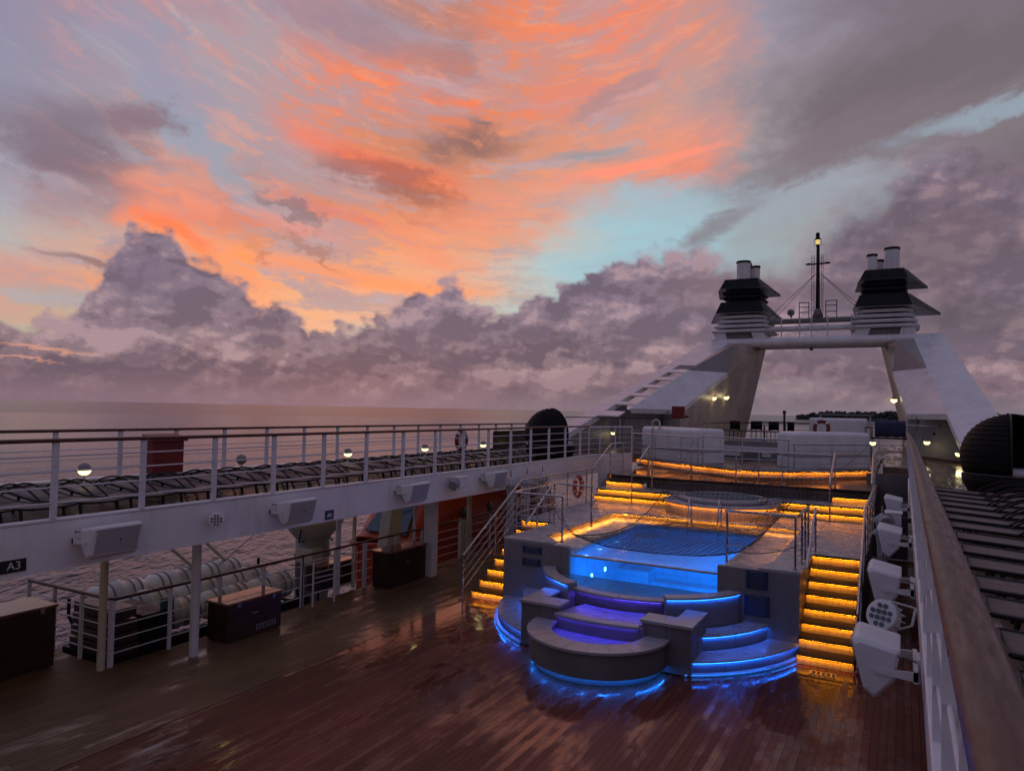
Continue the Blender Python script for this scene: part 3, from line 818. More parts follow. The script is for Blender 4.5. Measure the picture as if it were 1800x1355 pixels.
storagebox('dark brown storage box just left of the square white pillar', -10.90, -10.36, 13.1, 14.6, 0.86)
storagebox('large dark brown box cut by the left edge with pale reflective top', -12.55, -11.75, 4.6, 6.55, 0.98)
storagebox('small brown box under the davit pedestal behind the side rail', -11.9, -11.4, 12.0, 13.2, 0.62)
# ------------------------------------------------------------------ pool terrace
CX_, CY_ = -4.55, 14.1      # centre of all the curved tiers
PZ = 1.45
pool = thing('pool_terrace', 'raised grey terrace with glowing blue pool and curved lit benches in front', 'swimming pool', (XM, 14.0, 0))
def band(r0, r1, a0, a1, z0, z1, n=28): return MB().arc((CX_, CY_), r0, r1, a0, a1, z0, z1, n)
# solid body round the sunken pool surround
mb = MB()
mb.box(-7.53, -6.99, 13.55, 20.3, 0.006, PZ - 0.04)
mb.box(-6.988, -6.04, 13.60, 13.9, 0.006, PZ - 0.12)
mb.box(-2.99, -2.11, 13.60, 13.9, 0.006, PZ - 0.12)
mb.box(-2.108, -1.62, 13.60, 20.3, 0.006, PZ - 0.04)
mb.box(-8.42, -7.532, 15.93, 20.3, 0.006, PZ - 0.04)
mb.box(-1.618, -0.70, 15.42, 20.3, 0.006, PZ - 0.04)
mb.box(-6.988, -2.11, 18.62, 20.3, 0.006, PZ - 0.04)
mb.build('body', M['clad'], pool)
mb = MB()   # paving of the upper walkway
mb.prism([(-7.58, 13.50), (-6.42, 13.50), (-6.42, 13.75), (-6.935, 14.27), (-6.935, 18.48), (-6.6, 18.56), (-2.5, 18.56), (-2.165, 18.5), (-2.165, 14.25), (-2.3, 13.9), (-2.3, 13.5), (-1.58, 13.5), (-1.58, 15.36), (-0.66, 15.36), (-0.66, 20.4), (-8.46, 20.4), (-8.46, 15.88), (-7.58, 15.88)], PZ - 0.038, PZ)
mb.build('walkway_paving', M['tile'], pool, 0.006)
mb = MB()   # sunken surround round the water
mb.box(-6.985, -6.0, 13.52, 18.6, 1.24, 1.315); mb.box(-3.02, -2.125, 13.52, 18.6, 1.24, 1.315); mb.box(-5.998, -3.022, 17.86, 18.6, 1.24, 1.315)
mb.build('pool_surround', M['tile'], pool)
# front piers
for xa, xb, nm in ((-7.55, -6.04, 'l'), (-3.02, -1.60, 'r')):
    MB().box(xa, xb, 13.46, 13.59, 0.006, PZ - 0.04).build('front_panel', M['clad'], pool, 0.008)
# cove lights under the step from walkway to surround
mb = MB(); mb.tube([(-6.978, 14.28, 1.4065), (-6.978, 18.50, 1.4065), (-6.90, 18.607, 1.4065), (-2.17, 18.607, 1.4065)], 0.0045, 4)
mb.build('cove_light', M['amber2'], pool)
mb = MB(); mb.box(-6.945, -6.94, 14.28, 18.48, 1.398, 1.4115); mb.box(-6.6, -2.2, 18.562, 18.567, 1.398, 1.4115); mb.build('cove_lip', M['tread'], pool)
mb = MB(); mb.tube([(-2.118, 14.3, 1.4065), (-2.118, 18.5, 1.4065)], 0.0045, 4)
mb.build('cove_light', M['amber2'], pool)
# the basin
mb = MB()
mb.box(-6.06, -6.0, 13.5, 17.9, 0.05, 1.238); mb.box(-3.02, -2.96, 13.5, 17.9, 0.05, 1.238)
mb.box(-5.998, -3.022, 17.86, 17.92, 0.05, 1.238); mb.box(-6.06, -2.96, 13.45, 17.92, 0.004, 0.045)
mb.build('basin_lining', M['pooltile'], pool)
mb = MB(); mb.box(-5.998, -3.022, 13.47, 13.53, 0.05, 0.86)
mb.build('basin_front', M['pooltile'], pool)
mb = MB(); mb.box(-5.995, -5.2, 17.1, 17.855, 0.05, 0.5); mb.box(-5.198, -3.03, 17.35, 17.855, 0.05, 0.25); mb.build('basin_step', M['pooltile'], pool)
mb = MB()
nx, ny = 2, 2
mb.poly([(-5.999, 13.50, 1.235), (-3.021, 13.50, 1.235), (-3.021, 17.859, 1.235), (-5.999, 17.859, 1.235)])
o = mb.build('water_surface', M['water'], pool)
mb = MB(); mb.poly([(-5.999, 13.50, 0.862), (-3.021, 13.50, 0.862), (-3.021, 13.50, 1.235), (-5.999, 13.50, 1.235)])
mb.build('acrylic_front', M['acrylic'], pool)
mb = MB(); mb.box(-6.02, -3.0, 13.44, 13.53, 1.236, 1.262); mb.build('acrylic_rim', M['steelblue'], pool)
for x, y, z, rt in ((-3.04, 14.3, 0.55, (0, rad(58), 0)), (-3.04, 15.6, 0.75, (0, rad(58), 0)), (-3.04, 16.8, 0.75, (0, rad(62), 0)), (-5.3, 13.55, 0.6, (rad(65), 0, 0)), (-4.5, 13.55, 0.6, (rad(60), 0, 0)), (-3.7, 13.55, 0.6, (rad(60), 0, 0))):
    ld = bpy.data.lights.new('pool_light', 'AREA'); ld.shape = 'DISK'; ld.size = 0.22; ld.energy = 15; ld.color = (0.003, 0.25, 1.0)
    lo = bpy.data.objects.new('pool_light', ld); C.objects.link(lo); lo.parent = pool; lo.location = Vector((x, y, z)) - pool.location; lo.rotation_euler = rt
for x, y, z in ((-5.995, 14.3, 0.6), (-5.995, 15.1, 0.6), (-5.995, 16.2, 0.6)):
    MB().lathe([(0, 0), (0.05, 0.0), (0.05, 0.012), (0, 0.014)], (x, y, z), axis='x').build('pool_lamp', emat('pool_lamp_glass', (0.2, 0.7, 1.0), 5), pool)
for x, z in ((-3.45, 1.02), (-4.0, 0.98), (-4.9, 1.0)):
    MB().lathe([(0, 0), (0.06, 0.0), (0.06, 0.012), (0, 0.014)], (x, 17.84, z - 0.3), axis='y').build('inlet', M['steelblue'], pool)
# ---- curved tiers in front
A0, A1 = 188, 352
def arcang(x, r): return math.degrees(math.acos(max(-1, min(1, (x - CX_) / r))))
def tier(side, rin, r, z0, z1, cap, led, ledz, x_in, name, x_out=2.97):
    """a quarter-ring bench between the wing and the pier, side -1 left, +1 right"""
    ain = math.acos(min(1, x_in / r)); aout = math.acos(min(1, min(x_out, r - 0.001) / r))
    a_lo = -math.degrees(ain); a_hi = -math.degrees(aout)
    # keep the band clear of the pier face
    lim = -math.degrees(math.asin(min(1, (CY_ - 13.455) / r)))
    a_hi = min(a_hi, lim) if a_hi > lim else a_hi
    a_hi = max(a_hi, a_lo + 1)
    if side < 0: a_lo, a_hi = -180 - a_hi, -180 - a_lo
    MB().arc((CX_, CY_), rin, r - 0.03, a_lo, a_hi, z0, z1 - cap, 24).build(name + '_front', M['clad'], pool)
    MB().arc((CX_, CY_), rin, r, a_lo, a_hi, z1 - cap + 0.001, z1, 24).build(name + '_top', M['cap'], pool, 0.006)
    if led:
        MB().arc((CX_, CY_), r - 0.008, r - 0.001, a_lo + 0.02, a_hi - 0.02, z1 - cap - 0.011, z1 - cap - 0.001, 24).build(name + '_nosing', M['cap'], pool)
        MB().arc((CX_, CY_), r - 0.0165, r - 0.010, a_lo + 0.3, a_hi - 0.3, z1 - cap - 0.009, z1 - cap - 0.002, 24).build(name + '_led', led, pool)
for sd in (-1, 1):
    tier(sd, 1.86, 2.12, 0.006, 1.00, 0.045, M['blue'], 0.9, 0.95, 'backrest', 1.98)
    tier(sd, 2.121, 2.52, 0.006, 0.47, 0.035, M['blue'], 0.4, 1.25, 'seat', 2.6)
    tier(sd, 2.521, 3.02, 0.006, 0.225, 0.03, M['blue'], 0.15, 1.45, 'step')
    tier(sd, 3.021, 3.10, 0.006, 0.055, 0.012, M['blue2'], 0.05, 1.5, 'plinth')
# central cascade: upper ledge, middle ledge
al, ar = -90 - 32, -90 + 32
def dshape(r):
    a_ = math.degrees(math.asin((CY_ - 13.44) / r))
    return [(CX_ + r * math.cos(rad(q)), CY_ + r * math.sin(rad(q))) for q in [-180 + a_ + (180 - 2 * a_) * k / 30 for k in range(31)]]
MB().prism(dshape(1.855), 0.006, 0.858).build('ledge', M['clad2'], pool)
mb = band(1.80, 1.90, -90 - 29, -90 + 29, 0.006, 0.86); mb.build('cascade_wall', M['clad2'], pool)
band(1.72, 1.96, -90 - 29, -90 + 29, 0.862, 0.905).build('cascade_lip', M['cap'], pool, 0.012, 3)
mb = MB().prism(dshape(1.715), 0.861, 0.880); mb.build('ledge_water', M['wetledge'], pool)
band(1.965, 2.84, -90 - 17.3, -90 + 17.3, 0.006, 0.655).build('cascade_wall', M['clad2'], pool)
band(2.70, 2.90, -90 - 15.2, -90 + 15.2, 0.657, 0.70).build('cascade_lip', M['cap'], pool, 0.012, 3)
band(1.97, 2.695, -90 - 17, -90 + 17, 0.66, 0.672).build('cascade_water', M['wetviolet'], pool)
band(1.905, 1.918, -90 - 25, -90 + 25, 0.8535, 0.8605).build('cascade_led', M['violet'], pool)
band(1.950, 1.958, -90 - 28, -90 + 28, 0.848, 0.8615).build('lip_edge', M['cap'], pool)
band(2.888, 2.896, -90 - 15, -90 + 15, 0.643, 0.6565).build('lip_edge', M['cap'], pool)
band(1.9045, 1.905, -90 - 25, -90 + 25, 0.8535, 0.8605).build('cascade_led', M['violet'], pool)
band(2.845, 2.856, -90 - 14.5, -90 + 14.5, 0.648, 0.6555).build('cascade_led', M['violet'], pool)
# lower round basin in front
RC = (-4.5, 11.32)
A_, B_ = -200, 20
MB().arc(RC, 0.80, 1.16, -193, 13, 0.12, 0.50, 44).build('ring_wall', M['clad2'], pool, 0.006)
MB().arc(RC, 0.78, 1.20, -195, 15, 0.502, 0.55, 44).build('ring_cap', M['cap'], pool, 0.008, 2)
MB().arc(RC, 0.82, 1.06, -190, 10, 0.006, 0.118, 44).build('ring_kick', M['clad2'], pool)
MB().arc(RC, 1.10, 1.115, -190, 10, 0.108, 0.117, 44).build('ring_led', M['blue2'], pool)
MB().lathe([(0.0, 0.36), (0.80, 0.36)], (RC[0], RC[1], 0), 40).build('basin_floor', M['pooltile'], pool)
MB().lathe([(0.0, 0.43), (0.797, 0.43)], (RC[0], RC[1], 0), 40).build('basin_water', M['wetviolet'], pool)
# joints in the stone ring cap
for a in range(-185, 15, 18):
    m_ = Matrix.Translation((RC[0], RC[1], 0)) @ Matrix.Rotation(rad(a), 4, 'Z')
    MB().box(0.79, 1.195, -0.0025, 0.0025, 0.5495, 0.552, m_).build('joint', M['ink'], pool)
# wings beside the ring
for sd in (-1, 1):
    xa, xb = (-6.05, -5.25) if sd < 0 else (-3.80, -2.93)
    w = MB().box(xa + 0.03, xb - 0.03, 11.42, 11.80, 0.02, 0.758); w.build('wing', M['clad2'], pool, 0.005)
    MB().box(xa, xb, 11.38, 11.84, 0.76, 0.81).build('wing_cap', M['cap'], pool, 0.006)
    xo, xi = (-6.05, -5.68) if sd < 0 else (-3.30, -2.93)
    MB().box(xo + 0.03, xi - 0.03, 11.84, 12.40, 0.02, 0.758).build('wing', M['clad2'], pool)
    MB().box(xo, xi, 11.842, 12.40, 0.76, 0.808).build('wing_cap', M['cap'], pool, 0.006)
    MB().box((xa + xb) / 2 - 0.003, (xa + xb) / 2 + 0.003, 11.418, 11.421, 0.03, 0.75).build('joint', M['ink'], pool)
# notices on the piers
def plaque(label, x0, x1, z0, z1, lines):
    t = thing('notice_board', label, 'sign', ((x0 + x1) / 2, 13.445, z0))
    MB().box(x0, x1, 13.435, 13.458, z0, z1).build('board', M['bluesign'], t)
    rd = random.Random(int(z0 * 1000))
    n = lines
    for k in range(n):
        zz = z1 - (k + 0.7) * (z1 - z0) / (n + 0.4)
        w = (x1 - x0) * rd.uniform(0.55, 0.8); h = 0.006 if k else 0.012
        MB().box((x0 + x1) / 2 - w / 2, (x0 + x1) / 2 + w / 2, 13.432, 13.4345, zz, zz + h).build('line_of_print', M['clad'], t)
plaque('small dark notice board, upper of two on the left pier', -7.07, -6.64, 1.19, 1.33, 4)
plaque('small dark notice board, lower of two on the left pier', -7.08, -6.66, 0.93, 1.08, 5)
plaque('square dark notice board, upper of two on the right pier', -2.50, -2.13, 1.07, 1.39, 7)
plaque('larger dark notice board, lower of two on the right pier', -2.53, -2.10, 0.60, 0.96, 10)
# ------------------------------------------------------------------ stairs with amber light under each tread
def stair(name, label, x0, x1, ytop, n, z0, z1, run, side_l=True, ysign=-1, open_x0=None):
    t = thing(name, label, 'stairs', ((x0 + x1) / 2, ytop, z0))
    rh = (z1 - z0) / n
    for k in range(n):            # k = 0 lowest
        y = ytop - run * (n - 1 - k)
        zb = z0 + rh * k
        MB().box(x0, x1, y, y + 0.02, zb + 0.002, zb + rh - 0.032).build('riser', M['riser'], t)
        if k < n - 1:
            MB().box(x0 - 0.003, x1 + 0.003, y - 0.055, y + run + 0.018, zb + rh - 0.03, zb + rh).build('tread', M['tread'], t, 0.005)
        else:
            MB().box(x0 - 0.003, x1 + 0.003, y - 0.055, y + 0.05, zb + rh - 0.03, zb + rh + 0.003).build('tread', M['tread'], t, 0.005)
        MB().box(x0, x1, y - 0.054, y - 0.048, zb + rh - 0.044, zb + rh - 0.031).build('nosing_lip', M['tread'], t)
        MB().box(x0 + 0.02, x1 - 0.02, y - 0.047, y - 0.039, zb + rh - 0.037, zb + rh - 0.0305).build('led_strip', M['amber'], t)
    return t
stair('staircase', 'steep staircase with glowing amber risers right of the pool', -1.60, -0.72, 15.38, 8, 0.006, PZ, 0.33)
stair('staircase', 'staircase with glowing amber risers left of the pool', -8.42, -7.56, 15.90, 8, 0.006, PZ, 0.33)
MB().box(-0.71, -0.66, 13.0, 20.3, 0.006, 0.5).build('x', M['brown'])
bpy.data.objects.remove(bpy.data.objects['x'])
SD = 1.81
stair('staircase', 'wide two-step amber lit flight behind the pool on the right', -2.95, -0.75, 20.85, 2, PZ, SD, 0.30)
stair('staircase', 'wide two-step amber lit flight behind the pool on the left', -8.36, -5.95, 20.80, 2, PZ, SD, 0.30)
stair('staircase', 'short upper amber lit steps beside the right end of the dark slatted wall', -1.74, -0.78, 21.85, 2, SD + 0.003, 2.17, 0.32)
stair('staircase', 'short upper amber lit steps left of the dark slatted wall', -8.36, -7.15, 21.85, 2, SD + 0.003, 2.17, 0.32)
# spa deck: a round-fronted stage with the whirlpool
spa = thing('spa_terrace', 'round-fronted amber lit platform with a covered whirlpool tub behind the pool', 'whirlpool', (XM, 20.2, PZ))
SP = (-4.42, 20.25)
pts = [(SP[0] + 1.62 * math.cos(rad(a)), SP[1] + 1.62 * math.sin(rad(a))) for a in range(-165, -14, 5)]
pts2 = [(SP[0] + 1.56 * math.cos(rad(a)), SP[1] + 1.56 * math.sin(rad(a))) for a in range(-165, -14, 5)]
MB().prism(pts2 + [(-2.95, 20.4), (-2.95, 21.9), (-5.94, 21.9), (-5.94, 20.4)], PZ + 0.002, SD - 0.035).build('riser_front', M['riser'], spa)
mb = MB(); mb.arc(SP, 1.607, 1.613, -165, -15, SD - 0.05, SD - 0.034, 30); mb.build('edge_lip', M['tread'], spa)
MB().prism(pts + [(-2.93, 20.45), (-2.93, 20.88), (-0.72, 20.88), (-0.72, 22.0), (-8.4, 22.0), (-8.4, 20.83), (-5.96, 20.83), (-5.96, 20.45)], SD - 0.033, SD).build('deck', M['tile'], spa, 0.005)
MB().tube([(SP[0] + 1.59 * math.cos(rad(a)), SP[1] + 1.59 * math.sin(rad(a)), SD - 0.038) for a in range(-165, -14, 5)], 0.004, 4).build('led_strip', M['amber2'], spa)
MB().lathe([(0.98, 0.0), (1.17, 0.0), (1.20, 0.05), (1.17, 0.11), (1.03, 0.12), (0.99, 0.04)], (SP[0], SP[1] - 0.05, SD + 0.001), 40).build('tub_rim', M['cap'], spa)
MB().lathe([(0.0, 0.03), (1.03, 0.03)], (SP[0], SP[1] - 0.05, SD + 0.001), 40).build('tub_water', pm('tub_water', (0.05, 0.17, 0.20), 0.12, var=0.4, scale=5, bump=0.4, bscale=12), spa)
# mesh cover stretched over the tub
mb = MB()
for k in range(-12, 13):
    y = k * 0.09; h = math.sqrt(max(0, 1.12 ** 2 - y * y))
    if h > 0.1:
        mb.tube([(SP[0] - h + 2 * h * j / 8, SP[1] - 0.05 + y, SD + 0.115 - 0.03 * math.sin(math.pi * j / 8)) for j in range(9)], 0.006, 4)
        mb.tube([(SP[0] + y, SP[1] - 0.05 - h + 2 * h * j / 8, SD + 0.117 - 0.03 * math.sin(math.pi * j / 8)) for j in range(9)], 0.006, 4)
tag(mb.build('tub_net', pm('pale_net_cord', (0.30, 0.30, 0.32), 0.8)), 'pale square-mesh cover stretched across the round whirlpool', 'net')
# dark slatted wall and the landing above it
o = MB().box(-7.14, -1.75, 21.86, 21.94, SD + 0.003, 2.13).build('slatted_wall', M['slat'])
tag(o, 'low wall of dark upright slats behind the whirlpool', 'wall')
VL = [(-8.9, 26.0), (-6.7, 24.2), (-4.6, 22.75), (-4.1, 22.7), (-3.1, 23.15), (-0.85, 25.8)]
mb = MB(); mb.prism([(-8.45, 21.83), (-0.68, 21.83), (-0.68, 26.2), (-8.45, 26.2)], 2.0, 2.168)
t = thing('aft_landing', 'wet plank landing between the dark slatted wall and the white lockers', 'landing', (XM, 22.5, 2.0))
mb.build('planking', M['landing'], t)
MB().box(-8.3, -0.8, 21.80, 21.828, 2.10, 2.17).build('edge', M['tread'], t)
def off(P, d):
    out = []
    for k, p in enumerate(P):
        a = Vector(P[max(0, k - 1)]); b_ = Vector(P[min(len(P) - 1, k + 1)]); t_ = (b_ - a).normalized()
        out.append((p[0] + t_.y * d, p[1] - t_.x * d))
    return out
up = thing('upper_stage', 'bow-fronted upper deck level with an orange lit edge below the white lockers', 'landing', (XM, 24, 2.17))
MB().prism(VL + [(-0.85, 33.0), (-8.9, 33.0)], 2.285, 2.46).build('lit_riser', M['riser'], up)
MB().prism(off(VL, 0.012) + [(-0.85, 33.0), (-8.9, 33.0)], 2.169, 2.283).build('base', M['slat'], up)  # darker lower strip added so the amber lit band stays slim
VO = off(VL, 0.06)
MB().prism(VO + [(-0.8, 33.0), (-8.95, 33.0)], 2.462, 2.50).build('planking', M['landing'], up)
VM = off(VL, 0.035)
VE = off(VL, 0.052)
mb = MB(); mb.grid([[(x, y, 2.437), (x, y, 2.461), (x2, y2, 2.461), (x2, y2, 2.437)] for (x, y), (x2, y2) in zip(VE, off(VL, 0.058))], close_v=True, smooth=False); mb.build('edge_lip', M['tread'], up)
MB().tube([(x, y, 2.4555) for x, y in VM[:3]], 0.005, 4).build('led_strip', M['amber2'], up)
MB().tube([(x, y, 2.4555) for x, y in VM[2:]], 0.005, 4).build('led_strip', M['amber2'], up)
MB().prism([(-12.0, 25.52), (-8.92, 26.1), (-8.96, 48.5), (-12.0, 48.5)], 2.3, 2.598).build('side_planking', M['landing'], up)
MB().prism([(-8.94, 33.0), (-0.82, 33.0), (-0.2, 50), (-8.94, 50)], 2.3, 2.50).build('after_planking', M['landing'], up)
MB().prism([(-0.60, 26.3), (0.16, 25.6), (3.1, 30.01), (3.1, 48.5), (-0.19, 48.5), (-0.78, 33.0)], 2.3, 2.598).build('side_planking', M['landing'], up)
# ------------------------------------------------------------------ steel rails of the terrace
STL = M['steel']
railing('steel_railing', 'steel rail along the left stair head at the front corner of the pool terrace', [(-7.50, 13.85, PZ), (-7.50, 16.0, PZ)], 0.95, [0.05, 1.08, 2.0], 3, STL, STL)
railing('steel_railing', 'short front steel rail on the left pier above the notices', [(-7.44, 13.66, PZ), (-6.25, 13.66, PZ)], 0.95, [1.17], 3, STL, STL)
railing('steel_railing', 'small steel end rail near the cove light left of the pool', [(-7.46, 16.06, PZ), (-6.52, 15.9, PZ)], 0.95, [0.93], 0, STL, STL)
railing('steel_railing', 'outer sloping steel handrail of the left staircase', [(-8.50, 13.3, 0.006), (-8.50, 16.0, PZ), (-8.50, 20.3, PZ)], 0.97, [0.05, 1.6, 3.07, 4.5, 5.9, 7.3], 4, STL, STL)
railing('steel_railing', 'inner sloping steel handrail of the left staircase', [(-7.62, 14.6, 0.72), (-7.62, 15.9, 1.45)], 0.87, [1.45], 0, STL, STL, foot=False)
railing('steel_railing', 'front steel rail on the right pier above the square notices', [(-2.92, 13.64, PZ), (-1.68, 13.66, PZ)], 0.95, [0.03, 1.22], 2, STL, STL)
railing('steel_railing', 'steel rail between the right pier and the right stair head', [(-1.66, 13.75, PZ), (-1.66, 15.3, PZ)], 0.95, [0.5, 1.0, 1.5], 2, STL, STL)
railing('steel_railing', 'inner sloping steel handrail of the right staircase', [(-1.56, 14.1, 0.50), (-1.56, 15.6, 1.45)], 0.90, [1.75], 0, STL, STL, foot=False)
railing('steel_railing', 'outer steel handrail of the right staircase running back past the speakers', [(-0.66, 13.0, 0.006), (-0.66, 15.4, PZ), (-0.66, 20.8, PZ)], 0.97, [0.05, 1.4, 2.8, 3.9, 5.0, 6.1, 7.2, 8.1], 4, STL, STL)
railing('steel_railing', 'steel post and rail at the foot of the upper right steps', [(-1.70, 20.35, PZ), (-1.70, 22.0, 2.17)], 1.0, [0.02, 1.75], 0, STL, STL)
railing('steel_railing', 'steel rail climbing the upper left steps', [(-7.12, 20.4, PZ), (-7.12, 22.0, 2.17)], 0.95, [0.02, 1.7], 0, STL, STL)
railing('steel_railing', 'steel rail climbing the outer side of the upper left steps', [(-8.40, 20.4, PZ), (-8.40, 22.0, 2.17), (-8.40, 23.2, 2.17)], 0.97, [0.02, 1.7, 2.9], 4, STL, STL)
railing('steel_railing', 'steel rail climbing the outer side of the upper right steps', [(-0.74, 20.85, PZ), (-0.74, 22.0, 2.17), (-0.74, 25.0, 2.17)], 1.0, [0.02, 1.3, 2.6, 4.2], 4, STL, STL)
railing('steel_railing', 'long steel rail with wires above the dark slatted wall', [(-7.1, 21.95, 2.17), (-1.76, 21.95, 2.17)], 0.93, [0.0, 1.35, 2.7, 3.35, 4.0, 5.3], 3, STL, STL)
railing('steel_railing', 'steel rail sloping in front of the left white locker', [(-9.1, 26.1, 2.50), (-6.75, 24.4, 2.50), (-6.0, 23.95, 2.50)], 0.90, [0.05, 1.45, 2.9, 3.7], 4, STL, STL)
railing('steel_railing', 'steel rail in front of the right white locker', [(-3.0, 23.45, 2.50), (-0.95, 25.75, 2.50)], 0.80, [0.05, 1.5, 3.0], 3, STL, STL)
railing('steel_railing', 'short steel rail between the two white lockers', [(-5.9, 24.0, 2.50), (-4.4, 22.95, 2.50), (-3.1, 23.5, 2.50)], 0.95, [0.0, 1.8, 3.2], 2, STL, STL)
# tall steel shower arch left of the whirlpool
t = thing('deck_shower', 'tall curved steel shower pipe standing on the left of the whirlpool', 'shower', (-6.75, 21.2, SD))
MB().tube([(-6.75, 21.2, SD), (-6.75, 21.2, 3.85)] + [(-6.75 + 0.11 - 0.11 * math.cos(rad(a)), 21.2, 3.85 + 0.13 * math.sin(rad(a))) for a in range(15, 181, 15)] + [(-6.53, 21.2, 3.74)], 0.026, 10).build('pipe', STL, t)
MB().cyl((-6.53, 21.2, 3.69), (-6.53, 21.2, 3.74), 0.05, 14).build('shower_head', STL, t)
MB().lathe([(0, 0.001), (0.55, 0.001), (0.57, 0.03), (0.5, 0.05), (0, 0.04)], (-6.75, 21.1, SD), 28).build('tray', M['clad2'], t)
# pool ladder hoops
for k, x in enumerate((-4.72, -3.98)):
    t = thing('grab_rail', ['bent steel grab rail at the back of the pool, left of a pair', 'bent steel grab rail at the back of the pool, right of a pair'][k], 'grab rail', (x, 18.0, 1.315))
    MB().tube([(x, 17.75, 1.0), (x, 17.75, 1.45), (x, 17.80, 1.90), (x, 17.86, 2.03), (x, 17.95, 2.08), (x, 18.04, 2.03), (x, 18.10, 1.90), (x, 18.12, 1.318)], 0.022, 10).build('hoop', STL, t)
    MB().cyl((x, 18.12, 1.316), (x, 18.12, 1.335), 0.05, 14).build('flange', STL, t)
# net slung over the back of the pool
def netpt(u, v):
    A = Vector((-6.30, 14.3, 1.52)); B_ = Vector((-2.9, 14.6, 1.48)); Cc = Vector((-6.0, 20.2, 2.15)); D_ = Vector((-2.4, 20.4, 2.30))
    p = A.lerp(B_, u).lerp(Cc.lerp(D_, u), v)
    p.z -= 0.95 * (4 * v * (1 - v)) * (0.45 + 0.55 * 4 * u * (1 - u)) + 0.22 * (1 - v) * 4 * u * (1 - u)
    p.x += 0.3 * math.sin(math.pi * v) * (0.5 - u) * 1.2
    p.y += -0.15 * 4 * u * (1 - u) * (1 - v)
    p.z = max(p.z, 1.335 + 0.012 * math.sin(9 * u + 7 * v))
    return p
t = thing('pool_net', 'dark knotted rope net slung low over the back half of the blue pool', 'net', (-4.5, 18, 1.5))
mb = MB(); NU, NV = 26, 42
for i in range(NU + 1): mb.tube([netpt(i / NU, j / NV) for j in range(NV + 1)], 0.007, 4)
for j in range(NV + 1): mb.tube([netpt(i / NU, j / NV) for i in range(NU + 1)], 0.007, 4)
mb.build('mesh', M['rubber'], t)
mb = MB()
loop = [netpt(i / NU, 0) for i in range(NU + 1)] + [netpt(1, j / NV) for j in range(1, NV + 1)] + [netpt(1 - i / NU, 1) for i in range(1, NU + 1)] + [netpt(0, 1 - j / NV) for j in range(1, NV)]
mb.tube(loop, 0.012, 6, closed=True); mb.build('border_rope', M['rubber'], t)
def sagrope(a, b_, s_, r=0.008): return MB().tube([Vector(a).lerp(Vector(b_), k / 12) - Vector((0, 0, s_ * 4 * (k / 12) * (1 - k / 12))) for k in range(13)], r, 5)
for a, b_, s_ in ((netpt(0, 0), (-7.48, 15.9, 1.75), 0.06), (netpt(0, 0.05), (-6.3, 13.7, 2.0), 0.12), (netpt(1, 0), (-1.7, 14.2, 1.8), 0.08), (netpt(0, 1), (-6.2, 24.0, 3.3), 0.15), (netpt(1, 1), (-1.0, 25.7, 3.3), 0.2)):
    sagrope(a, b_, s_).build('guy_rope', M['rubber'], t)
# ------------------------------------------------------------------ white lockers and the after deck
def rbox(name, label, cat, a, b_, depth, z0, h, m, rad_=0.13):
    a = Vector((a[0], a[1], 0)); b_ = Vector((b_[0], b_[1], 0)); L_ = (b_ - a).length; ang = math.atan2(b_.y - a.y, b_.x - a.x)
    t = thing(name, label, cat, (a.x, a.y, z0))
    m_ = Matrix.Translation((a.x, a.y, z0)) @ Matrix.Rotation(ang, 4, 'Z')
    MB().box(0.03, L_ - 0.03, 0.03, depth - 0.03, 0.0, h * 0.3, m_).build('base', m, t)
    MB().box(0, L_, 0, depth, h * 0.3 + 0.004, h, m_).build('cover', m, t, rad_, 5)
    return t
rbox('locker', 'bulky white round-cornered locker left of the centre landing', 'locker', (-8.85, 26.35), (-6.15, 24.35), 1.2, 2.502, 1.17, M['white'])
rbox('locker', 'bulky white round-cornered locker right of the centre landing', 'locker', (-2.95, 24.6), (-0.95, 26.6), 1.2, 2.502, 1.16, M['white'])
rbox('locker', 'long pale locker farther aft behind the right white locker', 'locker', (-3.6, 33.0), (-1.35, 33.0), 1.0, 2.502, 1.62, M['white'])
t = thing('awning', 'flat pale roof edge just above the far pale locker', 'awning', (-3.4, 35, 2.5))
MB().box(-3.4, -1.2, 34.6, 36.5, 4.24, 4.30).build('roof', M['clad'], t)
for x in (-3.3, -1.3): MB().cyl((x, 34.8, 2.502), (x, 34.8, 4.238), 0.04, 8).build('leg', M['post'], t)
t = thing('canvas_cover', 'navy blue canvas bundle lying on the rail near the right funnel leg', 'cover', (-0.5, 29.6, 3.4))
m_ = MB()
rows = []
for k in range(13):
    x = -0.95 + 1.0 * k / 12; w = 0.2 + 0.02 * math.sin(k * 2.1); h = 0.30 + 0.012 * math.sin(k * 1.7)
    rows.append([(x, 29.6 + w * math.cos(a) * 0.9, 3.78 + h * (abs(math.sin(a)) ** 0.55) * (1 if math.sin(a) > 0 else -1)) for a in [2 * math.pi * j / 20 for j in range(20)]])
m_.grid(rows, close_v=True); m_.poly(list(reversed(rows[0]))); m_.poly(rows[-1])
m_.build('bundle', M['navy'], t)
MB().box(-1.1, 0.25, 29.4, 29.8, 3.40, 3.46).build('shelf', M['tread'], t)
for x in (-1.0, 0.15): MB().cyl((x, 29.6, 2.6), (x, 29.6, 3.398), 0.03, 8).build('leg', M['post'], t)
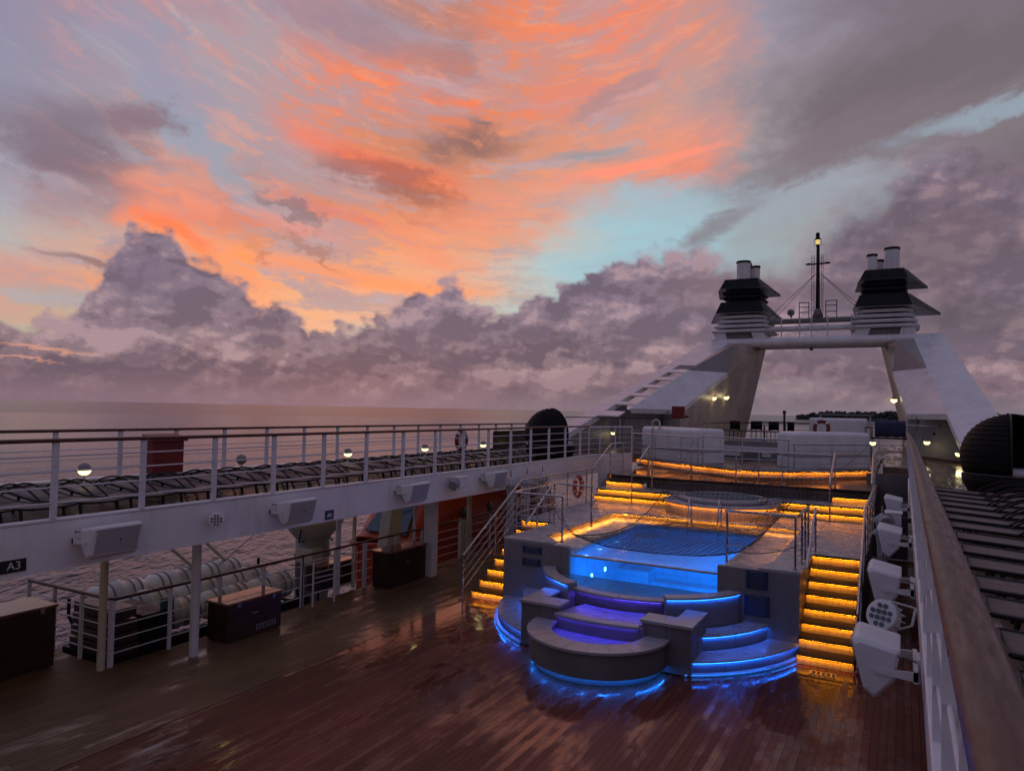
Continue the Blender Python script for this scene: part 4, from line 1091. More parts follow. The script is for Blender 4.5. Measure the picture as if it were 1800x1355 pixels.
# round railing, bar tables and chairs on the after deck
railing('round_railing', 'curved railing sweeping round the after deck tables', [(XM + 3.4 * math.cos(rad(a)), 33.5 + 5.5 * math.sin(rad(a)), 2.50) for a in range(200, -21, -10)], 1.28, 1.6, 3, STL, M['teakcap'], cr=0.03, pr=0.03, br=0.012)
railing('railing', 'far white railing across the stern with the sea behind', [(-9.0, 49.5, 2.5), (-0.1, 49.5, 2.5)], 1.25, 1.2, 4, M['post'], M['teakcap'], cr=0.03, pr=0.025, br=0.012)
t = thing('curved_parapet', 'low white curved parapet with dark foot between the lockers', 'parapet', (XM, 28.5, 2.5))
pp = [(XM + 2.9 * math.cos(rad(a)), 31.2 + 3.6 * math.sin(rad(a))) for a in range(215, 326, 6)]
mb = MB(); mb.grid([[(x, y, 2.62), (x, y, 3.0), (XM + (x - XM) * 0.97, 31.2 + (y - 31.2) * 0.97, 3.0), (XM + (x - XM) * 0.97, 31.2 + (y - 31.2) * 0.97, 2.62)] for x, y in pp], close_v=True, smooth=False); mb.build('panel', M['white'], t)
mb = MB(); mb.grid([[(x * 1.0, y + 0.02, 2.502), (x, y + 0.02, 2.618), (x, y + 0.3, 2.618), (x, y + 0.3, 2.502)] for x, y in pp], close_v=True, smooth=False); mb.build('foot', M['rubber'], t)
for x0 in (-5.35, -4.25):
    MB().box(x0, x0 + 0.75, 27.4, 27.52, 2.52, 2.82).build('vent', M['clad2'], t, 0.01)
t = thing('bar_column', 'square grey column standing at the right end of the curved parapet', 'column', (-2.75, 28.3, 2.5))
MB().box(-2.95, -2.55, 28.1, 28.4, 2.502, 3.55).build('shaft', M['clad2'], t, 0.01)
MB().box(-6.8, -2.5, 28.05, 28.35, 3.553, 3.60).build('counter', M['brown'], t, 0.01)
chair = thing('bar_chair', 'x', 'chair', (0, 0, 0))
mb = MB(); mb.grid([[(0.24 * math.cos(rad(a)), 0.24 * math.sin(rad(a)), z + 0.04 * math.cos(rad(a - 90))) for z in (0.46, 0.66, 0.86)] for a in range(10, 171, 16)])
mb.build('backrest', M['rattan'], chair)
MB().box(-0.24, 0.24, -0.22, 0.22, 0.42, 0.46).build('seat', M['rattan'], chair, 0.02)
for sx in (-1, 1):
    for sy in (-1, 1): MB().cyl((sx * 0.21, sy * 0.19, 0.0), (sx * 0.2, sy * 0.18, 0.42), 0.015, 6).build('leg', M['black'], chair)
mod = chair.children[0].modifiers.new('thickness', 'SOLIDIFY'); mod.thickness = 0.02
cps = [(-6.9, 34.2, 40, 'black chair at the after deck table, leftmost against the funnel leg'), (-6.1, 35.0, 10, 'black chair at the after deck table, second from the left'), (-5.3, 34.6, -20, 'black chair at the after deck table, third from the left'), (-4.7, 35.1, -60, 'black chair at the after deck table, rightmost against the sea')]
for k, (x, y, a, l) in enumerate(cps):
    if k == 0: o = chair; o.location = (x, y, 3.12 - 0.12); o.rotation_euler = (0, 0, rad(a)); o['label'] = l; o['group'] = 'black chairs on the after deck'
    else: dup(chair, (x, y, 3.0), rad(a), l, 'black chairs on the after deck')
t = thing('stage_platform', 'raised pale platform carrying the black chairs on the after deck', 'platform', (-5.8, 34.5, 2.5))
MB().box(-7.6, -3.9, 33.6, 36.6, 2.502, 2.995).build('block', M['clad'], t, 0.02)
t = thing('table', 'dark round table with a slim post among the black chairs', 'table', (-5.7, 34.9, 3.0))
MB().lathe([(0, 0.70), (0.42, 0.70), (0.42, 0.73), (0, 0.73)], (-5.7, 34.7, 3.0), 24).build('table_top', M['black'], t)
MB().cyl((-5.7, 34.7, 2.998), (-5.7, 34.7, 3.69), 0.035, 10).build('stem', M['black'], t)
t = thing('bottle_post', 'dark slim heater post standing beside the chairs', 'post', (-4.95, 35.6, 3.0))
MB().cyl((-4.95, 35.6, 2.998), (-4.95, 35.6, 4.25), 0.05, 10).build('post', M['rubber'], t)
MB().cyl((-4.95, 35.6, 4.251), (-4.95, 35.6, 4.42), 0.075, 12).build('head', M['rubber'], t)
# ------------------------------------------------------------------ life rings
def lifering(label, loc, axis, R=0.30, r=0.075, col='redring', group='life rings on the rails'):
    t = thing('life_ring', label, 'life ring', loc, group)
    def pt(a, rr):
        c, s_ = math.cos(a) * rr, math.sin(a) * rr
        return (loc[0], loc[1] + c, loc[2] + s_) if axis == 'x' else (loc[0] + c, loc[1], loc[2] + s_)
    MB().tube([pt(2 * math.pi * k / 32, R) for k in range(32)], r, 10, closed=True).build('ring', M[col], t)
    for q in range(4):
        a0 = math.pi / 4 + q * math.pi / 2
        MB().tube([pt(a0 - 0.13 + 0.065 * k, R) for k in range(5)], r + 0.004, 10).build('band', M['white2'], t)
    mb = MB()
    for q in range(4):
        a0 = math.pi / 4 + q * math.pi / 2
        mb.tube([pt(a0 + math.pi / 2 * k / 8, R + r + 0.012 + 0.03 * math.sin(math.pi * k / 8)) for k in range(9)], 0.008, 5)
    mb.build('grab_line', M['inkw'], t)
    return t
lifering('orange red life ring hanging on the rail at the left end of the terrace', (-8.56, 19.75, 1.95), 'x', 0.27, 0.07)
lifering('dark red life ring on the seaward rail beyond the left loungers', (-12.02, 18.6, 3.22), 'x', 0.27, 0.07, 'red')
lifering('small life ring on the round rail of the after deck', (-2.75, 29.4, 3.75), 'y', 0.24, 0.07, 'red')
# white funnel-back marks inside the rings stay plain
# red lockers
t = thing('fire_box', 'dark red box with sloping lid on the seaward rail behind the left loungers', 'box', (-11.8, 8.35, 2.9))
MB().box(-11.93, -11.68, 8.02, 8.64, 2.93, 3.52).build('body', M['red'], t, 0.01)
MB().slab([(-11.95, 7.98, 3.58), (-11.62, 7.98, 3.50), (-11.62, 8.68, 3.50), (-11.95, 8.68, 3.58)], (0, 0, 0.05)).build('lid', M['red'], t, 0.006)
for y in (8.1, 8.55): MB().cyl((-11.85, y, 2.6), (-11.85, y, 2.93), 0.02, 8).build('leg', M['post'], t)
t = thing('fire_box', 'upright red box fixed on the wall below the right funnel leg', 'box', (1.4, 31.6, 3.2))
MB().box(1.18, 1.58, 31.4, 31.68, 3.28, 3.92).build('body', M['red'], t, 0.01)
MB().box(1.16, 1.60, 31.38, 31.69, 3.922, 3.96).build('lid', M['red'], t, 0.006)
MB().cyl((0.95, 31.5, 3.6), (1.178, 31.5, 3.6), 0.06, 10).build('valve', M['rubber'], t)
t = thing('fire_box', 'small dark red hose box on the grey wall behind the shower pipe', 'box', (-8.9, 30.9, 3.9))
MB().box(-9.1, -8.55, 31.3, 31.5, 3.95, 4.5).build('body', M['red'], t, 0.01)
MB().cyl((-8.5, 31.35, 4.05), (-8.36, 31.35, 4.05), 0.05, 10).build('valve', M['rubber'], t)
t = thing('dark_screen', 'broad dark panel standing against the seaward rail near the daybed', 'panel', (-11.9, 21.6, 2.9))
MB().box(-11.95, -11.90, 20.4, 22.9, 2.92, 3.48).build('board', M['brown'], t, 0.008)
for y in (20.5, 22.8): MB().cyl((-11.92, y, 2.6), (-11.92, y, 2.919), 0.02, 8).build('leg', M['post'], t)
# fire extinguisher cabinet under the left deck
t = thing('extinguisher', 'red fire extinguisher hanging among the folded umbrellas on the left', 'fire extinguisher', (-8.75, 17.4, 1.2))
MB().lathe([(0, 0), (0.07, 0), (0.075, 0.03), (0.075, 0.42), (0.05, 0.5), (0.025, 0.52), (0, 0.52)], (-8.72, 17.45, 1.22), 16).build('cylinder', M['red'], t)
MB().cyl((-8.72, 17.45, 1.741), (-8.72, 17.45, 1.80), 0.03, 10).build('valve', M['rubber'], t)
MB().box(-8.74, -8.70, 17.43, 17.47, 0.006, 1.218).build('bracket_post', M['post'], t)
# ------------------------------------------------------------------ globe lamps on the left deck
globe = None
for k in range(-1, 7):
    y = 6.6 + 3.03 * k
    if globe is None:
        globe = thing('globe_lamp', 'x', 'lamp', (-11.3, y, 2.6))
        MB().cyl((-11.3, y, 2.598), (-11.3, y, 3.02), 0.015, 8).build('stem', M['post'], globe)
        MB().ball((-11.3, y, 3.13), 0.098, 20, 10, v0=0, v1=90).build('hood', M['clad'], globe)
        MB().ball((-11.3, y, 3.128), 0.098, 20, 10, v0=-90, v1=-1).build('glass', M['lampglow'], globe)
        MB().cyl((-11.3, y, 3.02), (-11.3, y, 3.045), 0.04, 12).build('collar', M['post'], globe)
        o = globe
    else: o = dup(globe, (-11.3, y, 2.6))
    o['group'] = 'globe lamps along the left deck'
    o['label'] = ['globe lamp outside the picture on the left', 'nearest glowing globe lamp on the left deck, yellow under its grey hood', 'unlit looking globe lamp right of the dark red box', 'glowing globe lamp third from the left on the left deck', 'glowing globe lamp fourth from the left on the left deck', 'small glowing globe lamp right of the dark red life ring', 'globe lamp in front of the broad dark panel', 'farthest globe lamp beside the black daybed'][k + 1]
    if k == 1:
        for ch in o.children:
            if ch.name.startswith('glass'):
                ch.data = ch.data.copy(); ch.data.materials.clear(); ch.data.materials.append(M['clad'])
bpy.data.objects.remove(bpy.data.objects['x']) if 'x' in bpy.data.objects else None
# bulkhead lamps
def wall_lamp(label, p, n, r=0.11):
    t = thing('wall_lamp', label, 'lamp', p, 'round wall lamps on the funnel legs')
    p = Vector(p); n = unit(n)
    MB().cyl(p, p + n * 0.12, r * 0.55, 10).build('arm', M['clad'], t)
    c = p + n * 0.2
    MB().ball(c, r, 16, 8, v0=-90, v1=8).build('glass', M['lampglow'], t)
    MB().ball(c + Vector((0, 0, 0.004)), r, 16, 6, v0=9, v1=90).build('hood', M['clad'], t)
    up_ = Vector((0, 0, 1))
    MB().tube([c + (n * math.cos(a) + up_ * math.sin(a)) * (r + 0.012) for a in [rad(x) for x in range(-90, 91, 15)]], 0.008, 5).build('guard', M['clad'], t)
    return t
# ------------------------------------------------------------------ the funnel arch
def fin(name, label, mirror=False):
    t = thing(name, label, 'funnel support', ((-10.5 if not mirror else 2 * XM + 10.5), 40, 2.6))
    def B(mb, nm, m, bev=0.0):
        if mirror: mb.mirror(XM)
        return mb.build(nm, m, t, bev)
    O0 = Vector((-12.2, 23.2, 2.8)); O1 = Vector((-10.95, 46.0, 8.95))          # outer edge of the raking strut
    def o(t_): return O0.lerp(O1, t_)
    I0 = Vector((-9.2, 33.0, 4.35)); I1 = Vector((-8.6, 40.3, 6.5)); I2 = Vector((-8.75, 42.5, 8.25))
    tz_ = lambda z: (z - O0.z) / (O1.z - O0.z)
    w1, w2 = 0.62, 1.45
    def at(t_, w): 
        p = o(t_); return Vector((p.x + w, p.y + w * 0.28, p.z - 0.02 * w))
    th = Vector((0, 0.12, -0.22)); th2 = Vector((0, 0.01, -0.05))
    # outer beam
    B(MB().slab([at(0, 0), at(0, w1), at(1, w1), at(1, 0)], th), 'raking_beam', M['white'], 0.01)
    if not mirror:
        hs = [(c_ - 0.0245, c_ + 0.0245) for c_ in (0.262, 0.332, 0.402, 0.475, 0.552, 0.632)]
        edges = [0.235]
        prev_ = 0.205
        for a, b_ in hs:
            B(MB().slab([at(prev_, w1), at(prev_, w2), at(a, w2), at(a, w1)], th2), 'rung', M['white']); prev_ = b_
        B(MB().slab([at(prev_, w1), at(prev_, w2), at(1, w2), at(1, w1)], th), 'rung', M['white'])
    else:
        B(MB().slab([at(0.02, w1), at(0.02, w2), at(1, w2), at(1, w1)], th), 'rung', M['white'])
    # plates
    k_ = tz_(6.5)
    B(MB().slab([at(tz_(4.4), w2), I0, I1, at(k_, w2)], th), 'lower_plate', M['white'], 0.008)
    q = [at(k_, w2) + Vector((0, 0.02, 0)), I1, I2, at(0.93, w2)]
    B(MB().slab(q, th), 'upper_plate', M['clad'], 0.008)  # grey material carries the shade of this steeper facet
    # wall on the inner side
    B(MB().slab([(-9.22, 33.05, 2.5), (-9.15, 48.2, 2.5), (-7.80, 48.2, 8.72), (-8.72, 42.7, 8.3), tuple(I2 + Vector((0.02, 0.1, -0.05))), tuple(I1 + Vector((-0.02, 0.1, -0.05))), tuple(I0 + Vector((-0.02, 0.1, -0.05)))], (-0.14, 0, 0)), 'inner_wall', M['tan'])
    # front house wall under the plate, outer strut foot
    B(MB().slab([(-11.9, 30.2, 2.5), (-9.24, 33.0, 2.5), (-9.24, 33.0, 4.32), (-11.6, 30.9, 4.32)], (0, 0.12, 0)), 'house_wall', M['clad'], 0.0)
    B(MB().slab([(-11.75, 24.5, 2.55), (-11.30, 31.0, 2.55), (-11.2, 31.4, 4.65), (-11.6, 24.5, 2.9)], (-0.1, 0, 0)), 'foot_wall', M['clad'])
    B(MB().box(-12.2, -12.05, 26.3, 48.5, 2.3, 3.6), 'outer_wall', M['white'])
    B(MB().box(-9.75, -9.5, 32.15, 32.45, 2.6, 4.3), 'downpipe', M['clad2'], 0.01)
    # back post
    # streaks and doors
    B(MB().box(-9.10, -9.06, 40.2, 41.0, 2.6, 4.5), 'door', M['clad2'])
    return t
fin('funnel_arch', 'left raking white leg of the funnel arch pierced by six openings')
fin('funnel_arch', 'right raking white leg of the funnel arch rising behind the right daybed', True)
# cross beams
t = thing('arch_crossing', 'white tubular bridge with ladder rails joining the two funnels', 'bridge', (XM, 46, 8.3))
MB().tube([(-10.4, 45.6, 8.62), (1.3, 45.6, 8.62)], 0.30, 20).build('main_beam', M['white'], t)
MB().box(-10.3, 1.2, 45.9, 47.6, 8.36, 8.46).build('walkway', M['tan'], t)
MB().tube([(-7.6, 46.3, 9.50), (-1.5, 46.3, 9.50)], 0.17, 14).build('middle_beam', M['white'], t)
MB().tube([(-7.6, 46.8, 10.02), (-1.5, 46.8, 10.02)], 0.17, 14).build('upper_beam', M['clad'], t)
for x in (-7.55, -6.6, -5.55, -4.9, -4.0, -2.7, -1.75): MB().cyl((x, 45.95, 8.8), (x, 45.95, 10.2), 0.035, 8).build('stanchion', M['post'], t)
for z in (8.95, 9.25): MB().tube([(-4.9, 45.9, z), (-4.45, 45.9, z)], 0.02, 6).build('rung', M['post'], t)
MB().lathe([(0, 0.0), (0.05, 0.02), (0.13, 0.1), (0.03, 0.14), (0.03, 0.25), (0, 0.25)], (-4.85, 45.6, 8.07), 10).build('pendant_lamp', M['black'], t)
# funnels
def funnel(label, mirror, big_aft):
    t = thing('funnel', label, 'funnel', ((-8.95 if not mirror else 2 * XM + 8.95), 47, 8.9))
    def B(mb, nm, m, bev=0.0):
        if mirror: mb.mirror(XM)
        return mb.build(nm, m, t, bev)
    cx = -8.95 if not mirror else -8.05
    def ring(x0, x1, y0, y1, z, dx0=0, dx1=0, c=0.25):
        return [(x0 + c, y0, z), (x1 - c, y0, z), (x1, y0 + c, z), (x1, y1 - c, z), (x1 - c, y1, z), (x0 + c, y1, z), (x0, y1 - c, z), (x0, y0 + c, z)]
    def flare(x0, x1, y0, y1, z0, z1, g0, g1, nm, m, c=0.25):
        mb = MB(); r0 = ring(x0 - g0, x1 + g0, y0 - g0 * 0.6, y1 + g0, z0, c=c); r1 = ring(x0 - g1, x1 + g1, y0 - g1 * 0.6, y1 + g1, z1, c=c)
        mb.grid([r0, r1], close_v=True, smooth=False); mb.poly(list(reversed(r0))); mb.poly(r1)
        return B(mb, nm, m)
    # base with brackets
    flare(cx - 1.15, cx + 1.15, 45.6, 48.4, 8.9, 9.25, 0, 0, 'base', M['clad2'])
    for sx in (-1, 1): B(MB().slab([(cx + sx * 1.15 - 0.35, 45.45, 8.88), (cx + sx * 1.15 + 0.35, 45.45, 8.88), (cx + sx * 1.15 + 0.25, 45.45, 9.28), (cx + sx * 1.15 - 0.5, 45.45, 9.28)], (0, 2.8, 0)), 'bracket', M['white'])
    flare(cx - 1.0, cx + 1.0, 45.8, 48.0, 9.25, 10.5, 0, 0, 'core', M['black'])
    for k in range(4):
        z = 9.30 + 0.30 * k; w = 1.62 - 0.12 * k
        flare(cx - w, cx + w, 45.4 + 0.06 * k, 48.6, z, z + 0.10, 0.10, 0.22, 'louvre', M['white'], 0.3)
        flare(cx - w, cx + w, 45.4 + 0.06 * k, 48.6, z + 0.101, z + 0.19, 0.22, 0.02, 'louvre', M['white'], 0.3)
    def wing(x0, x1, y0, xo, xi, y1, zb, zt, nm):
        # flat-bottomed cap: blunt front, sides swept outboard and thinning aft
        lo = [(x0 - 0.1, y0 - 0.1, zb), (x1 + 0.1, y0 - 0.1, zb), (x1 + 0.25, y0 + 0.6, zb), (xi, y1, zb + 0.02), (xo, y1, zb + 0.02), (x0 - 0.4, y0 + 0.8, zb)]
        hi = [(x0 + 0.15, y0 + 0.15, zt), (x1 - 0.15, y0 + 0.15, zt), (x1 - 0.05, y0 + 0.8, zt), (xi, y1, zb + 0.16), (xo, y1, zb + 0.16), (x0 - 0.05, y0 + 0.9, zt)]
        mb = MB(); mb.grid([lo, hi], close_v=True, smooth=False); mb.poly(hi); B(mb, nm, M['black'])
        mb = MB(); mb.poly([(p[0], p[1], p[2] + 0.005) for p in reversed(lo)]); B(mb, nm + '_soffit', M['white'])
    wing(cx - 1.35, cx + 1.35, 45.3, cx - 3.0, cx + 1.75, 50.6, 10.50, 11.22, 'lower_cap')
    flare(cx - 1.0, cx + 1.0, 45.8, 48.2, 11.251, 12.15, 0.0, 0.0, 'throat', M['black'])
    for z in (11.42, 11.74):
        flare(cx - 1.12, cx + 1.12, 45.6, 48.6, z, z + 0.10, 0.0, 0.1, 'fin', M['black'])
        flare(cx - 1.12, cx + 1.12, 45.6, 48.6, z + 0.101, z + 0.2, 0.1, 0.0, 'fin', M['black'])
    wing(cx - 1.15, cx + 1.1, 45.5, cx - 2.3, cx + 1.7, 50.0, 12.08, 12.68, 'upper_cap')
    for px, py, r, z1 in ((cx - 0.05, 46.6, 0.42, 13.85), (cx + 0.55, 47.4, 0.27, 13.65), (cx - 0.1, 47.6, 0.36, 13.9)) if not mirror else ((cx + 0.62, 46.6, 0.27, 13.65), (cx - 0.42, 46.6, 0.40, 13.95), (cx + 0.3, 47.7, 0.3, 13.5)):
        B(MB().cyl((px, py, 12.682), (px, py, z1), r, 24), 'exhaust_pipe', M['white'])
        B(MB().lathe([(r - 0.06, -0.03), (r + 0.03, -0.03), (r + 0.03, 0.10), (r - 0.06, 0.10)], (px, py, z1), 24), 'pipe_rim', M['black'])
        B(MB().lathe([(0, 0.003), (r - 0.06, 0.003)], (px, py, z1), 24), 'pipe_mouth', M['black'])
    return t
funnel('left funnel with black winged caps over white louvres and two pipes', False, True)
funnel('right funnel with black winged caps over white louvres and a wide pipe', True, True)
# mast
t = thing('signal_mast', 'black ladder mast with a lit lantern between the funnels', 'mast', (-4.58, 46.2, 10.0))
MB().cyl((-4.58, 46.3, 10.15), (-4.58, 46.3, 14.45), 0.13, 12, r2=0.09).build('pole', M['black'], t)
MB().lathe([(0, 0), (0.32, 0), (0.15, 0.5), (0, 0.5)], (-4.58, 46.3, 10.15), 12).build('foot', M['clad2'], t)
for sx in (-0.34, -0.20, 0.20, 0.30): MB().cyl((-4.58 + sx, 46.15, 10.2), (-4.58 + sx, 46.15, 13.9), 0.014, 5).build('ladder_rail', M['black'], t)
for k in range(17):
    MB().cyl((-4.58 - 0.34, 46.15, 10.35 + 0.21 * k), (-4.58 - 0.20, 46.15, 10.35 + 0.21 * k), 0.013, 5).build('ladder_rung', M['black'], t)
    MB().cyl((-4.58 + 0.20, 46.15, 10.35 + 0.21 * k), (-4.58 + 0.30, 46.15, 10.35 + 0.21 * k), 0.013, 5).build('ladder_rung', M['black'], t)
MB().box(-5.2, -3.95, 46.2, 46.35, 13.35, 13.42).build('yard', M['black'], t, 0.01)
for sx in (-0.52, 0.52): MB().lathe([(0, 0), (0.16, 0.0), (0.20, 0.05), (0.05, 0.1), (0, 0.1)], (-4.58 + sx, 46.27, 13.36), 10).build('yard_pad', M['black'], t)
MB().lathe([(0, 0), (0.12, 0), (0.10, 0.1), (0.0, 0.1)], (-4.60, 46.3, 14.46), 12).build('lantern_base', M['black'], t)
MB().lathe([(0, 0.0), (0.10, 0.02), (0.12, 0.14), (0.10, 0.28), (0, 0.3)], (-4.60, 46.3, 14.57), 12).build('lantern_glass', M['lanternglow'], t)
MB().lathe([(0, 0.0), (0.18, 0.0), (0.11, 0.12), (0.11, 0.26), (0.13, 0.28), (0.09, 0.4), (0, 0.42)], (-4.60, 46.3, 14.88), 12).build('lantern_cap', M['black'], t)
for sx in (-0.2, 0.2): MB().cyl((-4.6 + sx, 46.3, 14.5), (-4.6 + sx, 46.3, 14.9), 0.012, 5).build('lantern_guard', M['black'], t)
for a, b_ in (((-4.7, 46.3, 12.8), (-7.1, 46.5, 10.1)), ((-4.7, 46.3, 12.8), (-7.45, 46.1, 10.1)), ((-4.45, 46.3, 12.8), (-2.0, 46.5, 10.15)), ((-4.45, 46.3, 12.8), (-1.7, 46.1, 10.15))):
    MB().cyl(a, b_, 0.014, 5).build('stay_wire', M['black'], t)
def cage(x0, x1, z0, z1):
    t = thing('guard_frame', 'x', 'guard rail', ((x0 + x1) / 2, 46.6, z0), 'tubular guard frames beside the mast foot')
    for x in (x0, x1): MB().cyl((x, 46.5, z0), (x, 46.5, z1), 0.03, 6).build('upright', M['clad2'], t)
    for z in (z1, z1 - 0.28, z0 + 0.35): MB().cyl((x0 - 0.03, 46.5, z), (x1 + 0.03, 46.5, z), 0.03, 6).build('cross_tube', M['clad2'], t)
    return t
cage(-5.65, -5.1, 10.15, 11.1)['label'] = 'small tubular guard frame left of the mast foot'
cage(-4.15, -3.55, 10.15, 11.15)['label'] = 'small tubular guard frame right of the mast foot'
t = thing('searchlight', 'round grey searchlight on the bridge left of the mast', 'searchlight', (-6.25, 46.4, 10.2))
MB().lathe([(0, -0.12), (0.16, -0.12), (0.22, 0.0), (0.22, 0.02), (0.18, 0.03), (0, 0.0)], (-6.1, 46.3, 10.5), 20, axis='y').tf(Matrix.Identity(4)).build('drum', M['clad'], t)
MB().cyl((-6.08, 46.3, 10.17), (-6.08, 46.3, 10.35), 0.06, 8).build('stand', M['clad2'], t)
MB().ball((-6.1, 46.16, 10.5), 0.06, 10, 6).build('boss', M['black'], t)
# lamps on the inner walls of the arch
for l, p, n in (('left of two glowing lamps on the beige side of the left funnel leg', (-9.0, 38.2, 5.05), (1, -0.5, 0)), ('right of two glowing lamps on the beige side of the left funnel leg', (-8.9, 40.8, 5.15), (1, -0.5, 0)), ('glowing lamp on the inner edge of the right funnel leg', (-0.25, 39.0, 5.05), (-1, -0.4, 0))):
    wall_lamp(l, p, n, 0.15)
    ld = bpy.data.lights.new('lamp_light', 'POINT'); ld.energy = 4; ld.color = (1, 0.8, 0.4); ld.shadow_soft_size = 0.1
    lo = bpy.data.objects.new('lamp_light', ld); C.objects.link(lo); lo.location = Vector(p) + Vector(n).normalized() * 0.5
for l, p, n in (('glowing lamp on the white wall left of the shower pipe', (-11.25, 29.6, 3.3), (0.6, -1, 0)), ('glowing lamp left of the red box below the right funnel leg', (0.75, 31.3, 3.3), (0, -1, 0)), ('glowing lamp right of the red box below the right funnel leg', (1.65, 29.2, 3.0), (0, -1, 0)), ('glowing lamp under the navy canvas bundle', (-1.0, 29.0, 3.28), (0, -1, 0))):
    wall_lamp(l, p, n, 0.11)
    ld = bpy.data.lights.new('lamp_light', 'POINT'); ld.energy = 1.3; ld.color = (1, 0.8, 0.4); ld.shadow_soft_size = 0.1
    lo = bpy.data.objects.new('lamp_light', ld); C.objects.link(lo); lo.location = Vector(p) + Vector(n).normalized() * 0.45 + Vector((0, 0, -0.15))
# curved low wall under the right leg, at the after end of the right deck
t = thing('side_wall', 'pale wall below the right funnel leg with a red box and lamps', 'wall', (1.5, 31, 2.6))
MB().slab([(0.15, 31.75, 2.6), (3.0, 30.4, 2.6), (3.0, 30.4, 4.25), (0.6, 31.75, 4.35)], (0, 0.12, 0)).build('panel', M['clad'], t)
MB().tube([(0.3, 31.6, 2.72), (1.2, 31.0, 2.68), (2.0, 30.2, 2.64), (2.8, 29.0, 2.62)], 0.05, 8).build('kerb', M['teakcap'], t)
railing('steel_railing', 'thin rail running to the red box below the right funnel leg', [(0.05, 31.5, 2.6), (1.15, 31.45, 2.6)], 1.3, [0.0], 0, STL, STL)
railing('railing', 'thin dark topped rail along the base of the left funnel leg', [(-12.0, 26.3, 2.9), (-9.1, 31.2, 2.9)], 1.05, [0.0, 2.8], 1, M['post'], M['black'], cr=0.02)
# ------------------------------------------------------------------ wall mounted speakers and lamps
def speaker(label, y0, side, wallx, L_=0.62, tilt=0.0, z=2.42, s=1.0, group=None):
    """body with slanting front, on a forked bracket. side +1 points to +X"""
    t = thing('loudspeaker', label, 'loudspeaker', (wallx, y0 + L_ / 2, z), group)
    m = M['white2']
    sec = [(0.13, 0.14), (0.42, 0.20), (0.455, 0.17), (0.37, -0.18), (0.30, -0.235), (0.17, -0.08)]
    yy = [(0.0, 0.84), (0.03, 1.0), (L_ - 0.03, 1.0), (L_, 0.84)]
    rows = []
    cu, cz = 0.30, 0.0
    for y, k in yy:
        rows.append([(wallx + side * s * (cu + (u - cu) * k), y0 + y, z + s * (cz + (w - cz) * k)) for u, w in sec])
    mb = MB(); mb.grid(rows, close_v=True, smooth=False); mb.poly(list(reversed(rows[0]))); mb.poly(rows[-1])
    mb.build('cabinet', m, t, 0.012)
    # grille inset on the slanting front
    a, b_ = Vector((wallx + side * s * 0.456, 0, z + s * 0.155)), Vector((wallx + side * s * 0.375, 0, z - s * 0.165))
    MB().slab([(a.x, y0 + 0.05, a.z), (a.x, y0 + L_ - 0.05, a.z), (b_.x, y0 + L_ - 0.05, b_.z), (b_.x, y0 + 0.05, b_.z)], (side * 0.006, 0, -0.001)).build('grille', pm('grey_grille_' + str(round(y0, 1)), (0.34, 0.34, 0.37), 0.6, var=0.05, bump=0.4, bscale=300), t)
    MB().ball(((a.x + b_.x) / 2 + side * 0.008, y0 + L_ * 0.55, (a.z + b_.z) / 2), 0.012, 8, 6).build('badge', M['ink'], t)
    for yb in (y0 + 0.03, y0 + L_ - 0.03):
        for uz_ in ((0.44, 0.14), (0.375, -0.16)): MB().ball((wallx + side * s * (uz_[0] + 0.014), yb, z + s * uz_[1]), 0.007, 8, 4).build('screw', M['clad2'], t)
    # bracket
    MB().box(*sorted((wallx + side * 0.001, wallx + side * 0.03)), y0 + L_ * 0.3, y0 + L_ * 0.7, z - 0.12, z + 0.06).build('wall_plate', m, t, 0.004)
    for yb in (y0 - 0.022, y0 + L_ + 0.004):
        MB().slab([(wallx + side * 0.02, yb, z - 0.05), (wallx + side * 0.30, yb, z - 0.03), (wallx + side * 0.32, yb, z + 0.0), (wallx + side * 0.02, yb, z + 0.02)], (0, 0.016, 0)).build('bracket_arm', m, t)
    MB().box(*sorted((wallx + side * 0.02, wallx + side * 0.05)), y0 - 0.022, y0 + L_ + 0.02, z - 0.06, z + 0.03).build('bracket_bar', m, t)
    MB().tube([(wallx + side * 0.03, y0 + 0.02, z + 0.08), (wallx + side * 0.10, y0 - 0.03, z + 0.12), (wallx + side * 0.15, y0 + 0.02, z + 0.10)], 0.008, 6).build('cable', M['clad2'], t)
    return t
gl = 'loudspeakers on the left deck beam'
speaker('nearest white loudspeaker on the left beam, right of the A3 sign', 5.26, 1, -9.2, 0.66, z=2.45, group=gl)
speaker('white loudspeaker on the left beam just left of the small blue sign', 8.45, 1, -9.2, 0.64, z=2.45, group=gl)
speaker('white loudspeaker on the left beam between blue sign and projector', 11.75, 1, -9.2, 0.64, z=2.46, group=gl)
speaker('farthest white loudspeaker on the left beam, right of the projector', 15.1, 1, -9.2, 0.64, z=2.48, group=gl)
gr = 'loudspeakers on the right deck beam'
speaker('largest white loudspeaker below the near handrail at the lower right', 5.95, -1, 0.11, 0.52, z=2.36, group=gr)
speaker('white loudspeaker just beyond the round twelve-lens light on the right', 8.55, -1, 0.11, 0.60, z=2.40, group=gr)
speaker('third white loudspeaker from the camera on the right beam', 11.6, -1, 0.11, 0.62, z=2.42, group=gr)
speaker('farthest white loudspeaker on the right beam beyond the projector', 15.8, -1, 0.11, 0.64, z=2.45, group=gr)
